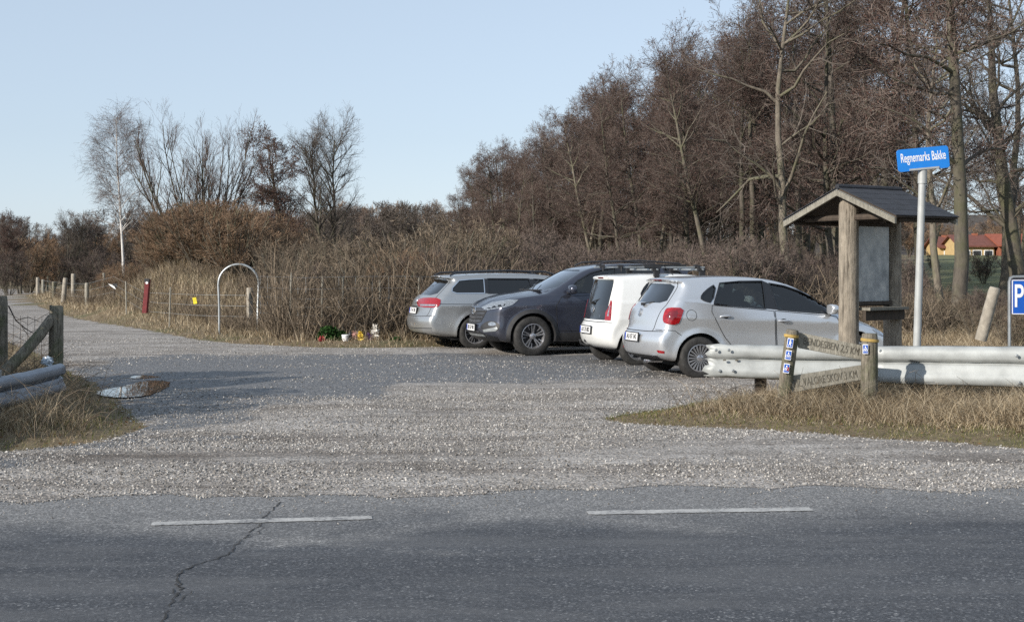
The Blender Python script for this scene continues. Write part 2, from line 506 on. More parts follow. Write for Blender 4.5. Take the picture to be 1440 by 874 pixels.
        for axx in ('x', 'y'):
            m = MB()
            for ax, pol, a, c in cut_windows:
                if ax == axx: m.add(*prism(pol, a, c, ax))
            if m.v: mods.append(m.build('win', M['gap']))
        for mo in mods:
            md = body.modifiers.new('b', 'BOOLEAN'); md.operation = 'DIFFERENCE'; md.object = mo; md.solver = 'EXACT'
            md.material_mode = 'TRANSFER'
        dg = bpy.context.evaluated_depsgraph_get(); dg.update()
        me = bpy.data.meshes.new_from_object(body.evaluated_get(dg))
        old = body.data; body.modifiers.clear(); body.data = me; me.name = 'body'; bpy.data.meshes.remove(old)
        for mo in mods:
            d = mo.data; bpy.data.objects.remove(mo); bpy.data.meshes.remove(d)
        me.set_sharp_from_angle(angle=R(38)); s.bodyo = body; body.parent = s.root
        return body
    def cutpoly(s, pxpoly, mode='px', sm=1):
        h = s.hit(mode, chaikin(pxpoly, sm) if sm else pxpoly)
        return [(a[0], a[2]) for a in h], h
    def wheel(s, x, side, r, rr, style, width=.2, inset=.0, steer=0.0):
        y = side * (s.b.half - .012 - width / 2 - inset)
        w = empty('wheel', (x, y, r)); w.parent = s.root
        if side > 0: w.rotation_euler = (0, 0, math.pi + steer)
        else: w.rotation_euler = (0, 0, steer)
        hw = width / 2; m = MB()      # outer face towards local -y
        m.lathe([(rr - .01, hw * .8), (rr + .02, hw), (r - .03, hw * .98), (r - .006, hw * .8), (r, hw * .5), (r - .004, hw * .2), (r, 0), (r - .004, -hw * .2), (r, -hw * .5), (r - .006, -hw * .8), (r - .03, -hw * .98), (rr + .02, -hw), (rr - .01, -hw * .86)], n=56)
        m.build('tyre', M['tyre'], w, True, 60)
        m = MB()
        m.lathe([(rr + .008, -hw * .9), (rr - .012, -hw * .93), (rr - .02, -hw * .75), (rr - .035, -hw * .5), (rr - .04, hw * .7)], n=48)
        rot = lambda a: Matrix.Rotation(-a, 3, 'Y')
        def bar(a, r0, r1, w0, w1, yo0, yo1, th=.018):
            vs = []
            for rad, ww, yo in ((r0, w0, yo0), (r1, w1, yo1)):
                for dy in (0, th):
                    for sw in (-1, 1): vs.append(rot(a) @ Vector((rad, yo + dy, sw * ww / 2)))
            m.add(vs, [(0, 1, 5, 4), (2, 6, 7, 3), (0, 4, 6, 2), (1, 3, 7, 5), (4, 5, 7, 6), (0, 2, 3, 1)])
        if style == 'cover':
            for k in range(20): bar(2 * math.pi * k / 20, .045, rr - .012, .010, .030, -hw * .8, -hw * .86)
        elif style == 'double':
            for k in range(5):
                a = 2 * math.pi * k / 5 + .3
                bar(a - .13, .03, rr - .015, .022, .030, -hw * .62, -hw * .8); bar(a + .16, .05, rr - .015, .018, .026, -hw * .62, -hw * .8)
                bar(a + .5, rr * .55, rr - .015, .012, .022, -hw * .6, -hw * .75)
        else:
            for k in range(5): bar(2 * math.pi * k / 5 + .2, .03, rr - .015, .05, .045, -hw * .6, -hw * .78)
        m.lathe([(.0, -hw * .88), (.03, -hw * .88), (.05, -hw * .78), (.06, -hw * .5)], n=24)
        m.build('rim', M['alloy'], w, True, 30)
        m = MB(); m.lathe([(.0, -.0), (rr - .035, -.0)], n=32); m.lathe([(0, -.012), (.1, -.012), (.12, .01)], n=24)
        m.build('brake_disc', M['alloy_dark'], w)
        return w
    def seats(s, rows, zf):
        for x in rows:
            for y in (-.36, .36):
                m = MB(); m.box((x, y, zf + .22), (.5, .5, .16)); rt = Matrix.Rotation(-R(18), 3, 'Y')
                m.box((x - .33, y, zf + .5), (.13, .48, .6), rt, taper=.85); m.box((x - .45, y, zf + .86), (.09, .26, .17), rt)
                m.build('seat', M['seat'], s.root, True, 40, bevel=.03)
    def dash(s, x, z, side=1):
        m = MB(); m.box((x, 0, z - .12), (.4, s.b.half * 1.55, .2)); m.build('dashboard', M['interior'], s.root, bevel=.04)
        m = MB(); n = 24; c = Vector((x - .38, side * .36, z - .08)); rt = Matrix.Rotation(-R(25), 3, 'Y')
        m.tube([c + rt @ Vector((0, .18 * math.cos(2 * math.pi * k / n), .18 * math.sin(2 * math.pi * k / n))) for k in range(n + 1)], .014, 6, cap=False)
        m.box(c, (.04, .1, .08), rt); m.box(c, (.02, .34, .03), rt); m.build('steering_wheel', M['black'], s.root, True)
    def plate(s, mode, uvc, txt, w=.50, h=.11, off=.012, tilt=0.0, flip=False):
        c = s.hit(mode, [uvc], off)[0]; g = s.b.grad(np.array([c]))[0]; g /= np.linalg.norm(g)
        n = Vector(g); n.y *= .3; n.z *= .5; n.normalize()
        z = Vector((0, 0, 1)); xax = z.cross(n).normalized(); yax = n.cross(xax).normalized()
        mt = Matrix((xax, yax, n)).transposed().to_4x4(); mt.translation = Vector(c) + n * .012
        e = MB(); e.box((0, 0, -.008), (w + .03, h + .03, .016)); fr = e.build('number_plate', M['black'], s.root, bevel=.003)
        fr.matrix_local = mt
        e = MB(); e.box((0, 0, .003), (w, h, .006)); p = e.build('plate_face', M['plate'], fr)
        e = MB(); e.box((-w / 2 + .022, 0, .0045), (.044, h - .004, .006)); e.build('euro_band', M['euro'], fr)
        text_obj(txt, h * .92, M['ink'], (.022, 0, .0085), (0, 0, 0), 'plate_number', fr, .0008, .86, .001)
        return fr
def ring(c, r, n=20): return [(c[0] + r * math.cos(2 * math.pi * k / n), c[1] + r * math.sin(2 * math.pi * k / n)) for k in range(n)]
# ================================================================== CARS
import time
M['satin'] = simple('satin_grille_metal', (.22, .22, .24), .3, .8)
def roundel(car, mode, uvc, r, parent=None, v='vw'):
    """maker's round badge standing on the panel"""
    c = car.hit(mode, [uvc], .006)[0]; g = car.b.grad(np.array([c]))[0]; n = Vector(g).normalized()
    z = Vector((0, 0, 1)); xa = z.cross(n).normalized(); ya = n.cross(xa).normalized()
    mt = Matrix((xa, ya, n)).transposed().to_4x4(); mt.translation = Vector(c)
    m = MB(); N = 24; t = r * .12
    if v == 'vw':
        m.tube([(r * math.cos(2 * math.pi * k / N), r * math.sin(2 * math.pi * k / N), .004) for k in range(N + 1)], t * .8, 5, cap=False)
        for ln in ([(-.38, .85), (0, .12), (.38, .85)], [(-.85, .45), (-.38, -.75), (0, -.02), (.38, -.75), (.85, .45)]):
            m.tube([(a * r, b * r, .004) for a, b in ln], t * .7, 4)
    else:
        m.tube([(1.35 * r * math.cos(2 * math.pi * k / N), r * .75 * math.sin(2 * math.pi * k / N), .004) for k in range(N + 1)], t, 5, cap=False)
        m.tube([(-.75 * r, -.5 * r, .004), (-.45 * r, .55 * r, .004)], t * 1.2, 4); m.tube([(.45 * r, -.55 * r, .004), (.75 * r, .5 * r, .004)], t * 1.2, 4)
        m.tube([(-.55 * r, -.1 * r, .004), (0, .05 * r, .004), (.55 * r, .1 * r, .004)], t * 1.2, 4)
    o = m.build('badge', M['chrome'], parent or car.root, True); o.matrix_local = mt; return o

def handle(car, door, pxs, w=.17, mode='px'):
    c = car.hit(mode, [pxs], .0)[0]; g = car.b.grad(np.array([c]))[0]; n = Vector(g).normalized(); xa = Vector((1, 0, 0))
    m = MB(); c = Vector(c); k = 9
    pts = [c + xa * (w * (i / (k - 1) - .5)) + n * (.012 + .026 * math.sin(math.pi * i / (k - 1)) ** .5) for i in range(k)]
    m.tube(pts, [.008, .012, .014, .015, .015, .015, .014, .012, .008], 8)
    o = m.build('door_handle', car.paint, door, True)
    o2 = MB(); rr = [c + xa * (.05 * math.cos(a)) + Vector((0, 0, 1)) * (.028 * math.sin(a)) + n * .006 for a in [2 * math.pi * i / 16 for i in range(16)]]
    o2.add(rr, [tuple(range(16))]); o2.build('handle_recess', M['gap'], o)
    return o

def mirror_part(car, c, side, mat, s=1.0):
    m = MB(); bm = bmesh.new(); bmesh.ops.create_uvsphere(bm, u_segments=16, v_segments=10, radius=1)
    for v in bm.verts:
        x, y, z = v.co; sg = lambda a, p: math.copysign(abs(a) ** p, a)
        v.co = Vector((sg(x, .8) * .075 * s, sg(y, .7) * .115 * s, sg(z, .7) * .075 * s))
        if v.co.x < -.045 * s: v.co.x = -.045 * s
        v.co += Vector(c)
    o = bm_obj('wing_mirror', bm, mat, car.root, True, 40)
    m.box((c[0] + .02, c[1] - side * .12, c[2] - .055), (.06, .12, .03)); m.build('mirror_foot', M['black'], o)
    return o

def corner_windows(car, pols, sides=(-1, 1)):
    """side window polygons given as (x, z)"""
    out = []
    for pol in pols:
        for sg in sides:
            a, b = (sg * .42, sg * 1.15); out.append(('y', pol if sg > 0 else pol, min(a, b), max(a, b)))
    return out
def xz(car, pts, sm=1):
    h = car.hit('px', pts); q = [(a[0], a[2]) for a in h]
    return chaikin(q, sm) if sm else q
def grow(poly, d):
    cx = sum(p[0] for p in poly) / len(poly); cy = sum(p[1] for p in poly) / len(poly); n = len(poly); out = []
    area = sum(poly[i][0] * poly[(i + 1) % n][1] - poly[(i + 1) % n][0] * poly[i][1] for i in range(n)); sg = 1 if area > 0 else -1
    for i in range(n):
        a = Vector(poly[i - 1]); b = Vector(poly[i]); c = Vector(poly[(i + 1) % n])
        t = (c - a).normalized() if (c - a).length > 1e-9 else Vector((1, 0)); out.append((b.x + t.y * d * sg, b.y - t.x * d * sg))
    return out
def side_glass(car, pol, mat, name='side_window', frame=None, fw=.022, fmat=None):
    for md in ('right', 'left'):
        g = car.panel(name, md, grow(pol, .006), mat, off=-.010, step=.06, skirt=0)
        if frame:
            f2 = car.seam(md, pol + [pol[0], pol[1]], fw, .007, 'window_frame', fmat or M['black_gloss'], parent=g)

# ---------------------------------------------------------------- silver hatchback
t0 = time.time()
sil = [(.14, .27), (.02, .34), (-.02, .48), (-.01, .60), (.035, .665), (.07, .72), (.09, .86), (.13, .99), (.19, 1.06), (.43, 1.365), (.33, 1.405), (.42, 1.435), (.75, 1.455), (1.2, 1.465), (1.6, 1.455), (1.95, 1.415), (2.3, 1.32),
       (3.02, .93), (3.2, .88), (3.45, .81), (3.7, .71), (3.88, .60), (3.95, .48), (3.96, .36), (3.9, .24), (3.75, .19), (.7, .19)]
bd = Body(sil, .835, (1.075, .88, .86, 2.95), .30, .30, .17, (.70, 3.17), .30, crown=.045, crease=(.93, .80), glass_in=.012, gf=.72)
A = Car('silver_hatchback', bd, (2.67 - .70 * math.cos(R(16)) - .82 * math.sin(R(16)), 20.13 - .70 * math.sin(R(16)) + .82 * math.cos(R(16)), R(16)), M['silver'],
        'silver five-door hatchback with red tail lamp, parked nearest, behind the white guardrail')
wq = xz(A, [(984.6, 418.5), (991, 409), (1007, 398), (1001.5, 425.5), (990, 422.5)])
w1 = xz(A, [(1012, 397.8), (1040, 395.3), (1071.5, 394.8), (1077, 433.6), (1004, 427.5)], 0)
w2 = xz(A, [(1081, 398), (1103, 401.8), (1126, 409.5), (1150, 420.5), (1166, 430.5), (1167, 440.6), (1094, 435)], 0)
rg = [(907, 423), (934, 399.4), (940, 397.8), (966, 401.6), (947, 427), (912.5, 425.5)]
def rear_cut(car, zb, zt, yb, yt, x0=-.3, x1=1.0, r=1):
    return ('x', chaikin([(-yb, zb), (yb, zb), (yt, zt), (-yt, zt)], r, True, .12), x0, x1)
cuts = corner_windows(A, [wq, w1, w2])
cuts.append(rear_cut(A, 1.075, 1.345, .56, .50, -.3, .8)); cuts.append(rear_cut(A, 1.0, 1.30, .60, .50, 2.25, 3.6))
A.body(cuts, (.42, 2.95, .45))
for w, mt in ((wq, 'tinted'), (w1, 'glass'), (w2, 'glass')): side_glass(A, w, M[mt], frame=True, fw=.018)
A.panel('rear_window', 'rear', grow(rear_cut(A, 1.075, 1.345, .56, .50)[1], .012), M['tinted'], off=-.008, skirt=0)
A.panel('windscreen', 'front', grow(rear_cut(A, 1.0, 1.30, .60, .50)[1], .012), M['screen'], off=-.008, skirt=0)
# pillars in black between the side windows
def pillar(car, a, b, c, d):
    for md in ('right', 'left'): car.panel('pillar_trim', md, [a, b, c, d], M['black_gloss'], off=.004, step=.05, skirt=.006)
pillar(A, (w1[2][0] + .012, w1[2][1] - .0), (w2[0][0] - .012, w2[0][1]), (w2[6][0] - .012, w2[6][1]), (w1[3][0] + .012, w1[3][1]))
dr = [(1001.5, 429), (1087.8, 437), (1091, 489), (1091, 496), (1036, 495), (1027, 483), (1020, 475), (1008.3, 453), (1001, 438)]
df = [(1089.6, 437), (1176, 444.5), (1184, 470), (1184, 492), (1093, 496), (1092.6, 482)]
dq = xz(A, dr, 0); fq = xz(A, df, 0)
for q, hp in ((dq, (1020, 445.5)), (fq, (1102, 450.5))):
    for md in ('right', 'left'):
        d = A.panel('door', md, q, A.paint, off=.004, skirt=.004, step=.04)
        A.seam(md, q + [q[0]], .008, .0055, 'door_seam', parent=d)
        if md == 'right': handle(A, d, hp)
        else:
            hh = A.hit('px', [hp])[0]; handle(A, d, (hh[0], hh[2]), mode='left')
A.panel('tail_lamp', 'px', [(931.3, 447.7), (934.6, 436), (939, 431.8), (962.8, 432.6), (958.5, 446), (953.6, 457), (934, 455)], M['red_lens'], off=.012, skirt=.02, smooth=1)
A.panel('tail_lamp', 'left', [(.16, .80), (.32, .80), (.42, 1.02), (.22, 1.04)], M['red_lens'], off=.010, skirt=.02)
A.panel('lamp_segment', 'px', [(938, 441), (943, 436), (955, 436.5), (950, 450), (938, 449)], M['red_dark'], off=.0135, skirt=.004, smooth=1)
A.panel('bumper_reflector', 'px', [(923.4, 492), (934.4, 493.5), (934, 497), (925, 495.7)], M['red_lens'], off=.006, mirror=True)
A.panel('high_brake_lamp', 'rear', [(-.14, 1.383), (.14, 1.383), (.14, 1.408), (-.14, 1.408)], M['red_dark'], off=.006)
A.plate('rear', (.0, .58), 'AU 07 342')
roundel(A, 'rear', (0, .93), .055)
fc = A.hit('px', [(972.5, 443)])[0]
A.seam('right', ring((fc[0], fc[2]), .075, 28) + [ring((fc[0], fc[2]), .075, 28)[0]], .006, .002, 'fuel_flap')
A.seam('rear', [(-.72, .68), (-.4, .672), (.4, .672), (.72, .68)], .010, .002, 'bumper_seam')
A.seam('right', [(.12, .70), (.32, .69), (.42, .62)], .008, .002, 'bumper_seam')
A.seam('rear', [(-.50, .68), (-.56, .9), (-.60, 1.05), (-.56, 1.36)], .010, .002, 'tailgate_seam', mirror=True)
A.panel('bumper_insert', 'rear', [(-.6, .24), (.6, .24), (.62, .33), (-.62, .33)], M['black'], off=.004)
A.panel('headlamp', 'right', [(3.42, .70), (3.62, .73), (3.80, .58), (3.6, .56)], M['clear_lens'], off=.006, mirror=True, smooth=1)
A.panel('bonnet', 'top', [(3.08, -.6), (3.08, .6), (3.7, .55), (3.78, 0), (3.7, -.55)], A.paint, off=.003, skirt=.004, step=.06)
A.seam('right', [(.3, 1.43), (.6, 1.452), (1.2, 1.462), (1.7, 1.44)], .012, .002, 'roof_seam') if False else None
for sx in (-1, 1): mirror_part(A, (2.73, sx * .90, .975), sx, A.paint)
for x in (.70, 3.17):
    for sd in (-1, 1): A.wheel(x, sd, .30, .195, 'cover', .19)
A.seats((1.05, 1.95), .30); A.dash(2.62, .95)
m = MB(); m.tube([(.0, -.42, .25), (.25, -.42, .25)], .022, 10); m.tube([(.0, -.48, .25), (.25, -.48, .25)], .022, 10); m.build('exhaust', M['chrome'], A.root, True)
m = MB(); m.tube([(.62, -.0, 1.47), (.52, 0, 1.56), (.46, 0, 1.62)], .006, 6); m.build('aerial', M['black'], A.root)
m = MB(); rt = Matrix.Rotation(R(35), 3, 'Y'); m.tube([(.145, 0, 1.06), (.22, -.25, 1.085)], .009, 6); m.box((.15, 0, 1.05), (.05, .06, .04)); m.build('rear_wiper', M['black'], A.root)
m = MB(); m.box((2.0, 0, .19), (3.0, 1.45, .04)); m.build('underbody', M['gap'], A.root)
print('hatch', time.time() - t0)

# ---------------------------------------------------------------- small white car
t0 = time.time()
sil = [(.12, .27), (.02, .34), (-.02, .47), (-.01, .60), (.03, .68), (.06, .74), (.09, .9), (.13, 1.06), (.24, 1.39), (.19, 1.43), (.27, 1.46), (.7, 1.485), (1.2, 1.492), (1.6, 1.48), (1.95, 1.43), (2.2, 1.36),
       (2.85, 1.0), (3.05, .93), (3.3, .82), (3.46, .68), (3.53, .5), (3.54, .38), (3.48, .25), (3.3, .2), (.6, .2)]
bd = Body(sil, .815, (1.02, .96, .6, 2.6), .24, .30, .16, (.57, 2.98), .29, crown=.04, crease=(.80, .78), glass_in=.012)
B = Car('small_white_car', bd, (2.03 - .57 * math.cos(R(16)) - .80 * math.sin(R(16)), 22.84 - .57 * math.sin(R(16)) + .80 * math.cos(R(16)), R(16)), M['white_paint'],
        'small white city car with black tailgate and bike carriers on its roof')
wq = chaikin([(.62, 1.12), (.74, 1.30), (.86, 1.36), (1.06, 1.365), (1.06, 1.04), (.76, 1.03)], 1)
w1 = [(1.14, 1.37), (1.6, 1.36), (1.95, 1.30), (2.2, 1.2), (2.55, 1.01), (2.5, .97), (1.14, 1.03)]
cuts = corner_windows(B, [wq, w1])
rcp = [(-.52, .97), (.58, .97), (.56, 1.08), (.51, 1.375), (-.475, 1.375), (-.50, 1.08)]
cuts.append(('x', rcp, -.3, .6)); cuts.append(rear_cut(B, 1.03, 1.34, .63, .54, 2.1, 3.3))
B.body(cuts, (.36, 2.8, .45))
side_glass(B, wq, M['tinted'], frame=True); side_glass(B, w1, M['glass'], frame=True)
B.panel('rear_window', 'rear', grow(rcp, .012), M['tinted'], off=.004, skirt=.006)
tg = B.panel('tailgate_panel', 'rear', [(-.555, .735), (.64, .735), (.63, .9), (.60, .966), (-.53, .966), (-.545, .9)], M['black_gloss'], off=.0045)
tl = [(-.52, .735), (-.655, .735), (-.64, .85), (-.60, 1.02), (-.56, 1.06), (-.555, .95), (-.50, .86)]
B.panel('tail_lamp', 'rear', tl, M['red_lens'], off=.014, skirt=.02)
B.panel('tail_lamp', 'left', [(.12, .74), (.24, .76), (.30, 1.0), (.20, 1.05)], M['red_lens'], off=.010, skirt=.02)
B.panel('lamp_segment', 'rear', [(-.56, .80), (-.60, .80), (-.59, .97), (-.575, .97)], M['clear_lens'], off=.0155, skirt=.003)
B.panel('windscreen', 'front', grow(rear_cut(B, 1.03, 1.34, .63, .54)[1], .012), M['screen'], off=-.008, skirt=0)
B.panel('high_brake_lamp', 'rear', [(-.12, 1.40), (.12, 1.40), (.12, 1.425), (-.12, 1.425)], M['red_dark'], off=.006)
B.plate('rear', (.06, .565), 'AX 35 082')
roundel(B, 'rear', (0, .90), .055, tg)
text_obj('up', .06, M['chrome'], B.hit('rear', [(-.33, .80)], .006)[0], (R(80), 0, R(-90)), 'model_badge', B.root, .002)
door = [(1.10, 1.01), (2.62, .95), (2.66, .5), (2.6, .3), (1.14, .3), (1.10, .5)]
for md in ('right', 'left'):
    d = B.panel('door', md, door, B.paint, off=.004, skirt=.004, step=.05); B.seam(md, door + [door[0]], .008, .0055, 'door_seam', parent=d)
    handle(B, d, (1.32, .86), mode=md)
fc = B.hit('px', [(897, 441)])[0]
B.seam('right', ring((fc[0], fc[2]), .068, 24) + [ring((fc[0], fc[2]), .068, 24)[0]], .006, .002, 'fuel_flap')
B.seam('rear', [(-.70, .70), (-.4, .70), (.4, .70), (.70, .70)], .012, .002, 'bumper_seam')
B.panel('headlamp', 'right', [(3.1, .72), (3.24, .78), (3.4, .62), (3.25, .58)], M['clear_lens'], off=.006, mirror=True)
for x in (.57, 2.98):
    for sd in (-1, 1): B.wheel(x, sd, .29, .19, 'five', .18)
B.seats((.95, 1.8), .30); B.dash(2.5, .98)
for sx in (-1, 1): mirror_part(B, (2.45, sx * .91, 1.05), sx, B.paint)
m = MB(); m.box((.05, .22, .40), (.08, .1, .1)); m.tube([(.2, .1, .3), (-.02, .1, .3), (-.1, .1, .33), (-.12, .1, .4)], .018, 8); m.build('tow_bar', M['black'], B.root, True)
m = MB(); m.tube([(.085, .05, 1.02), (.15, -.22, 1.08)], .009, 6); m.box((.09, .08, 1.0), (.05, .07, .04)); m.build('rear_wiper', M['black'], B.root)
m = MB(); m.box((1.8, 0, .2), (2.7, 1.4, .04)); m.build('underbody', M['gap'], B.root)
# roof rack with bike carriers
rk = empty('roof_rack', (0, 0, 0)); rk.parent = B.root
for x in (.95, 1.75):
    m = MB(); m.tube([(x, -.68, 1.55), (x, .68, 1.55)], .016, 8)
    m.build('cross_bar', M['galv'], rk, True)
    for y in (-.60, .60):
        m = MB(); m.box((x, y * 1.04, 1.49), (.09, .07, .13)); m.box((x, y * 1.0, 1.545), (.13, .08, .05)); m.tube([(x, y * 1.06, 1.46), (x - .02, y * 1.17, 1.37)], .015, 6)
        m.build('rack_foot', M['black'], rk, bevel=.008)
for y, xa in ((-.36, .32), (.25, .22)):
    m = MB(); m.box((xa + .78, y, 1.588), (1.62, .065, .028)); cr = m.build('carrier_rail', M['galv'], rk, bevel=.006)
    m = MB(); m.box((.98, y + .02, 1.60), (.30, .12, .05)); m.tube([(.9, y + .02, 1.62), (1.2, y + .03, 1.625), (1.55, y + .05, 1.615)], .016, 8); m.box((1.55, y + .05, 1.61), (.1, .06, .05)); m.build('clamp_arm', M['black'], cr, bevel=.006)
    for xx in (xa + .1, xa + 1.45):
        m = MB(); m.box((xx, y, 1.60), (.09, .09, .06)); m.tube([(xx, y - .05, 1.60), (xx, y - .06, 1.52)], .01, 6); m.build('wheel_strap', M['black'], cr, bevel=.01)
print('white', time.time() - t0)

# ---------------------------------------------------------------- dark SUV
t0 = time.time()
sil = [(.16, .32), (.03, .42), (.0, .6), (.02, .8), (.07, .95), (.12, 1.08), (.42, 1.50), (.24, 1.56), (.36, 1.60), (.9, 1.655), (1.5, 1.675), (2.0, 1.66), (2.4, 1.595), (2.6, 1.53),
       (3.32, 1.17), (3.5, 1.145), (3.9, 1.09), (4.15, 1.02), (4.33, .925), (4.40, .82), (4.42, .6), (4.45, .50), (4.43, .38), (4.3, .27), (4.1, .25), (.7, .25)]
bd = Body(sil, .925, (1.20, 1.09, .5, 3.0), .30, .34, .20, (.895, 3.565), .36, crown=.055, crease=(1.0, .93), glass_in=.015, flare=.03, front_in=.09)
ph = R(180 + 17)
hx, hy = math.cos(ph), math.sin(ph)
wcx, wcy = SX(749.5, 25.4), 25.4
ox, oy = wcx - 3.565 * hx + .90 * hy, wcy - 3.565 * hy - .90 * hx
C_ = Car('dark_suv', bd, (ox, oy, ph), M['slate'], 'dark blue-grey SUV with its nose to the left, between silver estate and white car', 'car')
wf = xz(C_, [(803, 405.5), (812, 394.5), (830, 383.5), (847, 378.5), (865.5, 376), (865, 408), (835, 410.5), (806, 411)], 0)
z1 = wf[4][1]; xb = wf[4][0]
wr = [(xb - .10, z1 + .01), (xb - .8, z1 + .005), (xb - .98, 1.22), (xb - .10, 1.20)]
wt = [(xb - .93, z1 - .01), (xb - 1.25, z1 - .07), (xb - 1.42, 1.32), (xb - 1.08, 1.23)]
cuts = corner_windows(C_, [wf, wr, wt]); cuts.append(rear_cut(C_, 1.12, 1.46, .62, .54, -.3, 1.)); cuts.append(rear_cut(C_, 1.185, 1.54, .74, .60, 2.3, 3.9))
C_.body(cuts, (.5, 3.25, .55))
for w, g in ((wf, 'glass'), (wr, 'tinted'), (wt, 'tinted')): side_glass(C_, w, M[g], frame=True)
pillar(C_, (wf[4][0] - .01, wf[4][1]), (wr[0][0] + .01, wr[0][1]), (wr[3][0] + .01, wr[3][1]), (wf[5][0] - .01, wf[5][1]))
C_.panel('windscreen', 'front', grow(rear_cut(C_, 1.185, 1.54, .74, .60)[1], .012), M['screen'], off=-.008, skirt=0)
C_.panel('rear_window', 'rear', grow(rear_cut(C_, 1.12, 1.46, .62, .54)[1], .012), M['tinted'], off=-.008, skirt=0)
hl = C_.panel('headlamp', 'px', [(676.9, 431.5), (691.5, 424.5), (715.5, 420.6), (729.3, 421.2), (720.7, 428.4), (712, 431.4), (683, 436.2)], M['clear_lens'], off=.010, mirror=True, skirt=.02)
C_.panel('lamp_bezel', 'px', [(684, 433), (698, 428.6), (711, 427), (709, 430), (687, 434)], M['black_gloss'], off=.0125, mirror=True, skirt=.003)
for k in range(3):
    C_.panel('lamp_projector', 'px', ring((690.5 + 8 * k, 430.9 - 1.3 * k), 1.9, 12), M['clear_lens'], off=.0155, mirror=True, skirt=.003)
gr = C_.panel('grille', 'front', chaikin([(-.56, .855), (.56, .855), (.50, .74), (.36, .56), (-.36, .56), (-.50, .74)], 1), M['black'], off=.004)
for k in range(4):
    z = .82 - .068 * k; w = .54 - .05 * k
    C_.seam('front', [(-w, z + .01), (0, z), (w, z + .01)], .014, .010, 'grille_bar', M['satin'], parent=gr)
C_.panel('fog_housing', 'px', [(675.2, 457.5), (686.4, 450.5), (697.5, 452), (704.4, 458), (697, 467.5), (676.5, 463)], M['black'], off=.005, mirror=True, smooth=1)
C_.panel('fog_lamp', 'px', [(686, 453.4), (693, 452), (698, 455), (696, 457.8), (687, 457.8)], M['clear_lens'], off=.010, mirror=True, skirt=.01, smooth=1)
C_.panel('bumper_blade', 'px', [(678.5, 463.4), (698.5, 459.6), (700, 462), (696.5, 465.6), (680, 466.6)], M['galv'], off=.011, mirror=True, skirt=.01)
C_.panel('lower_bumper', 'front', [(-.70, .26), (.70, .26), (.76, .34), (.5, .40), (.35, .45), (-.35, .45), (-.5, .40), (-.76, .34)], M['black'], off=.006)
C_.panel('skid_plate', 'front', [(-.5, .345), (.5, .345), (.46, .385), (-.46, .385)], M['galv'], off=.012)
C_.plate('front', (0, .50), 'BD 52 968', w=.50)
roundel(C_, 'front', (0, .80), .075, gr, 'h')
arch = lambda wx, r0, a0, a1, n=26: [(wx + r0 * math.cos(a0 + (a1 - a0) * k / n), .36 + r0 * math.sin(a0 + (a1 - a0) * k / n)) for k in range(n + 1)]
for wx in (.895, 3.565):
    p_ = arch(wx, .418, R(-12), R(192)) + arch(wx, .485, R(192), R(-12))
    for md in ('right', 'left'): C_.panel('arch_cladding', md, p_, M['black'], off=.010, step=.05, skirt=.012)
for md in ('right', 'left'): C_.panel('sill_cladding', md, [(1.33, .27), (3.13, .27), (3.12, .42), (1.34, .42)], M['black'], off=.008, step=.06)
fd = [(2.02, 1.11), (3.02, 1.06), (3.13, .9), (3.10, .45), (2.02, .45)]; rd = [(2.0, 1.11), (2.0, .45), (1.36, .45), (1.2, .8), (1.02, 1.15)]
xs_ = xb + .05 - 2.0
for q, hp in ((fd, (2.2, .98)), (rd, (1.25, 1.0))):
    q = [(a + xs_ if a < 3.0 else a, z) for a, z in q]
    for md in ('right', 'left'):
        d = C_.panel('door', md, q, C_.paint, off=.004, skirt=.004, step=.05); C_.seam(md, q + [q[0]], .008, .0055, 'door_seam', parent=d); handle(C_, d, (hp[0] + xs_, hp[1]), mode=md)
C_.seam('top', [(3.2, -.68), (3.7, -.70), (4.1, -.66), (4.3, -.5)], .008, .002, 'bonnet_seam', mirror=True)
C_.seam('top', [(3.3, -.52), (3.8, -.46), (4.25, -.34)], .012, .003, 'bonnet_crease', C_.paint, mirror=True)
for sx in (-1, 1):
    o = mirror_part(C_, (2.86, sx * 1.03, 1.19), sx, C_.paint, 1.12)
    m = MB(); m.box((2.945, sx * 1.03, 1.165), (.012, .2, .018)); m.build('mirror_trim', M['chrome'], o)
for sy in (-1, 1):
    m = MB(); m.tube([(.5, sy * .60, 1.60), (.6, sy * .60, 1.66), (1.4, sy * .60, 1.715), (2.1, sy * .60, 1.685), (2.25, sy * .60, 1.62)], .016, 8); m.build('roof_rail', M['alloy_dark'], C_.root, True)
m = MB(); m.box((3.33, 0, 1.175), (.06, 1.2, .02)); m.tube([(3.38, .3, 1.19), (3.05, -.35, 1.36)], .009, 5); m.tube([(3.36, -.35, 1.19), (3.1, -.62, 1.30)], .009, 5)
m.build('wiper', M['black'], C_.root)
for x in (.895, 3.565):
    for sd in (-1, 1): C_.wheel(x, sd, .36, .225, 'double', .225, steer=R(4) if x > 2 else 0)
C_.seats((1.2, 2.15), .48); C_.dash(2.9, 1.10)
m = MB(); m.tube([(2.34, .62, 1.0), (2.0, .68, 1.5)], .018, 4); m.build('seat_belt', M['plate'], C_.root)
m = MB(); m.box((2.2, 0, .25), (3.4, 1.6, .05)); m.build('underbody', M['gap'], C_.root)
print('suv', time.time() - t0)

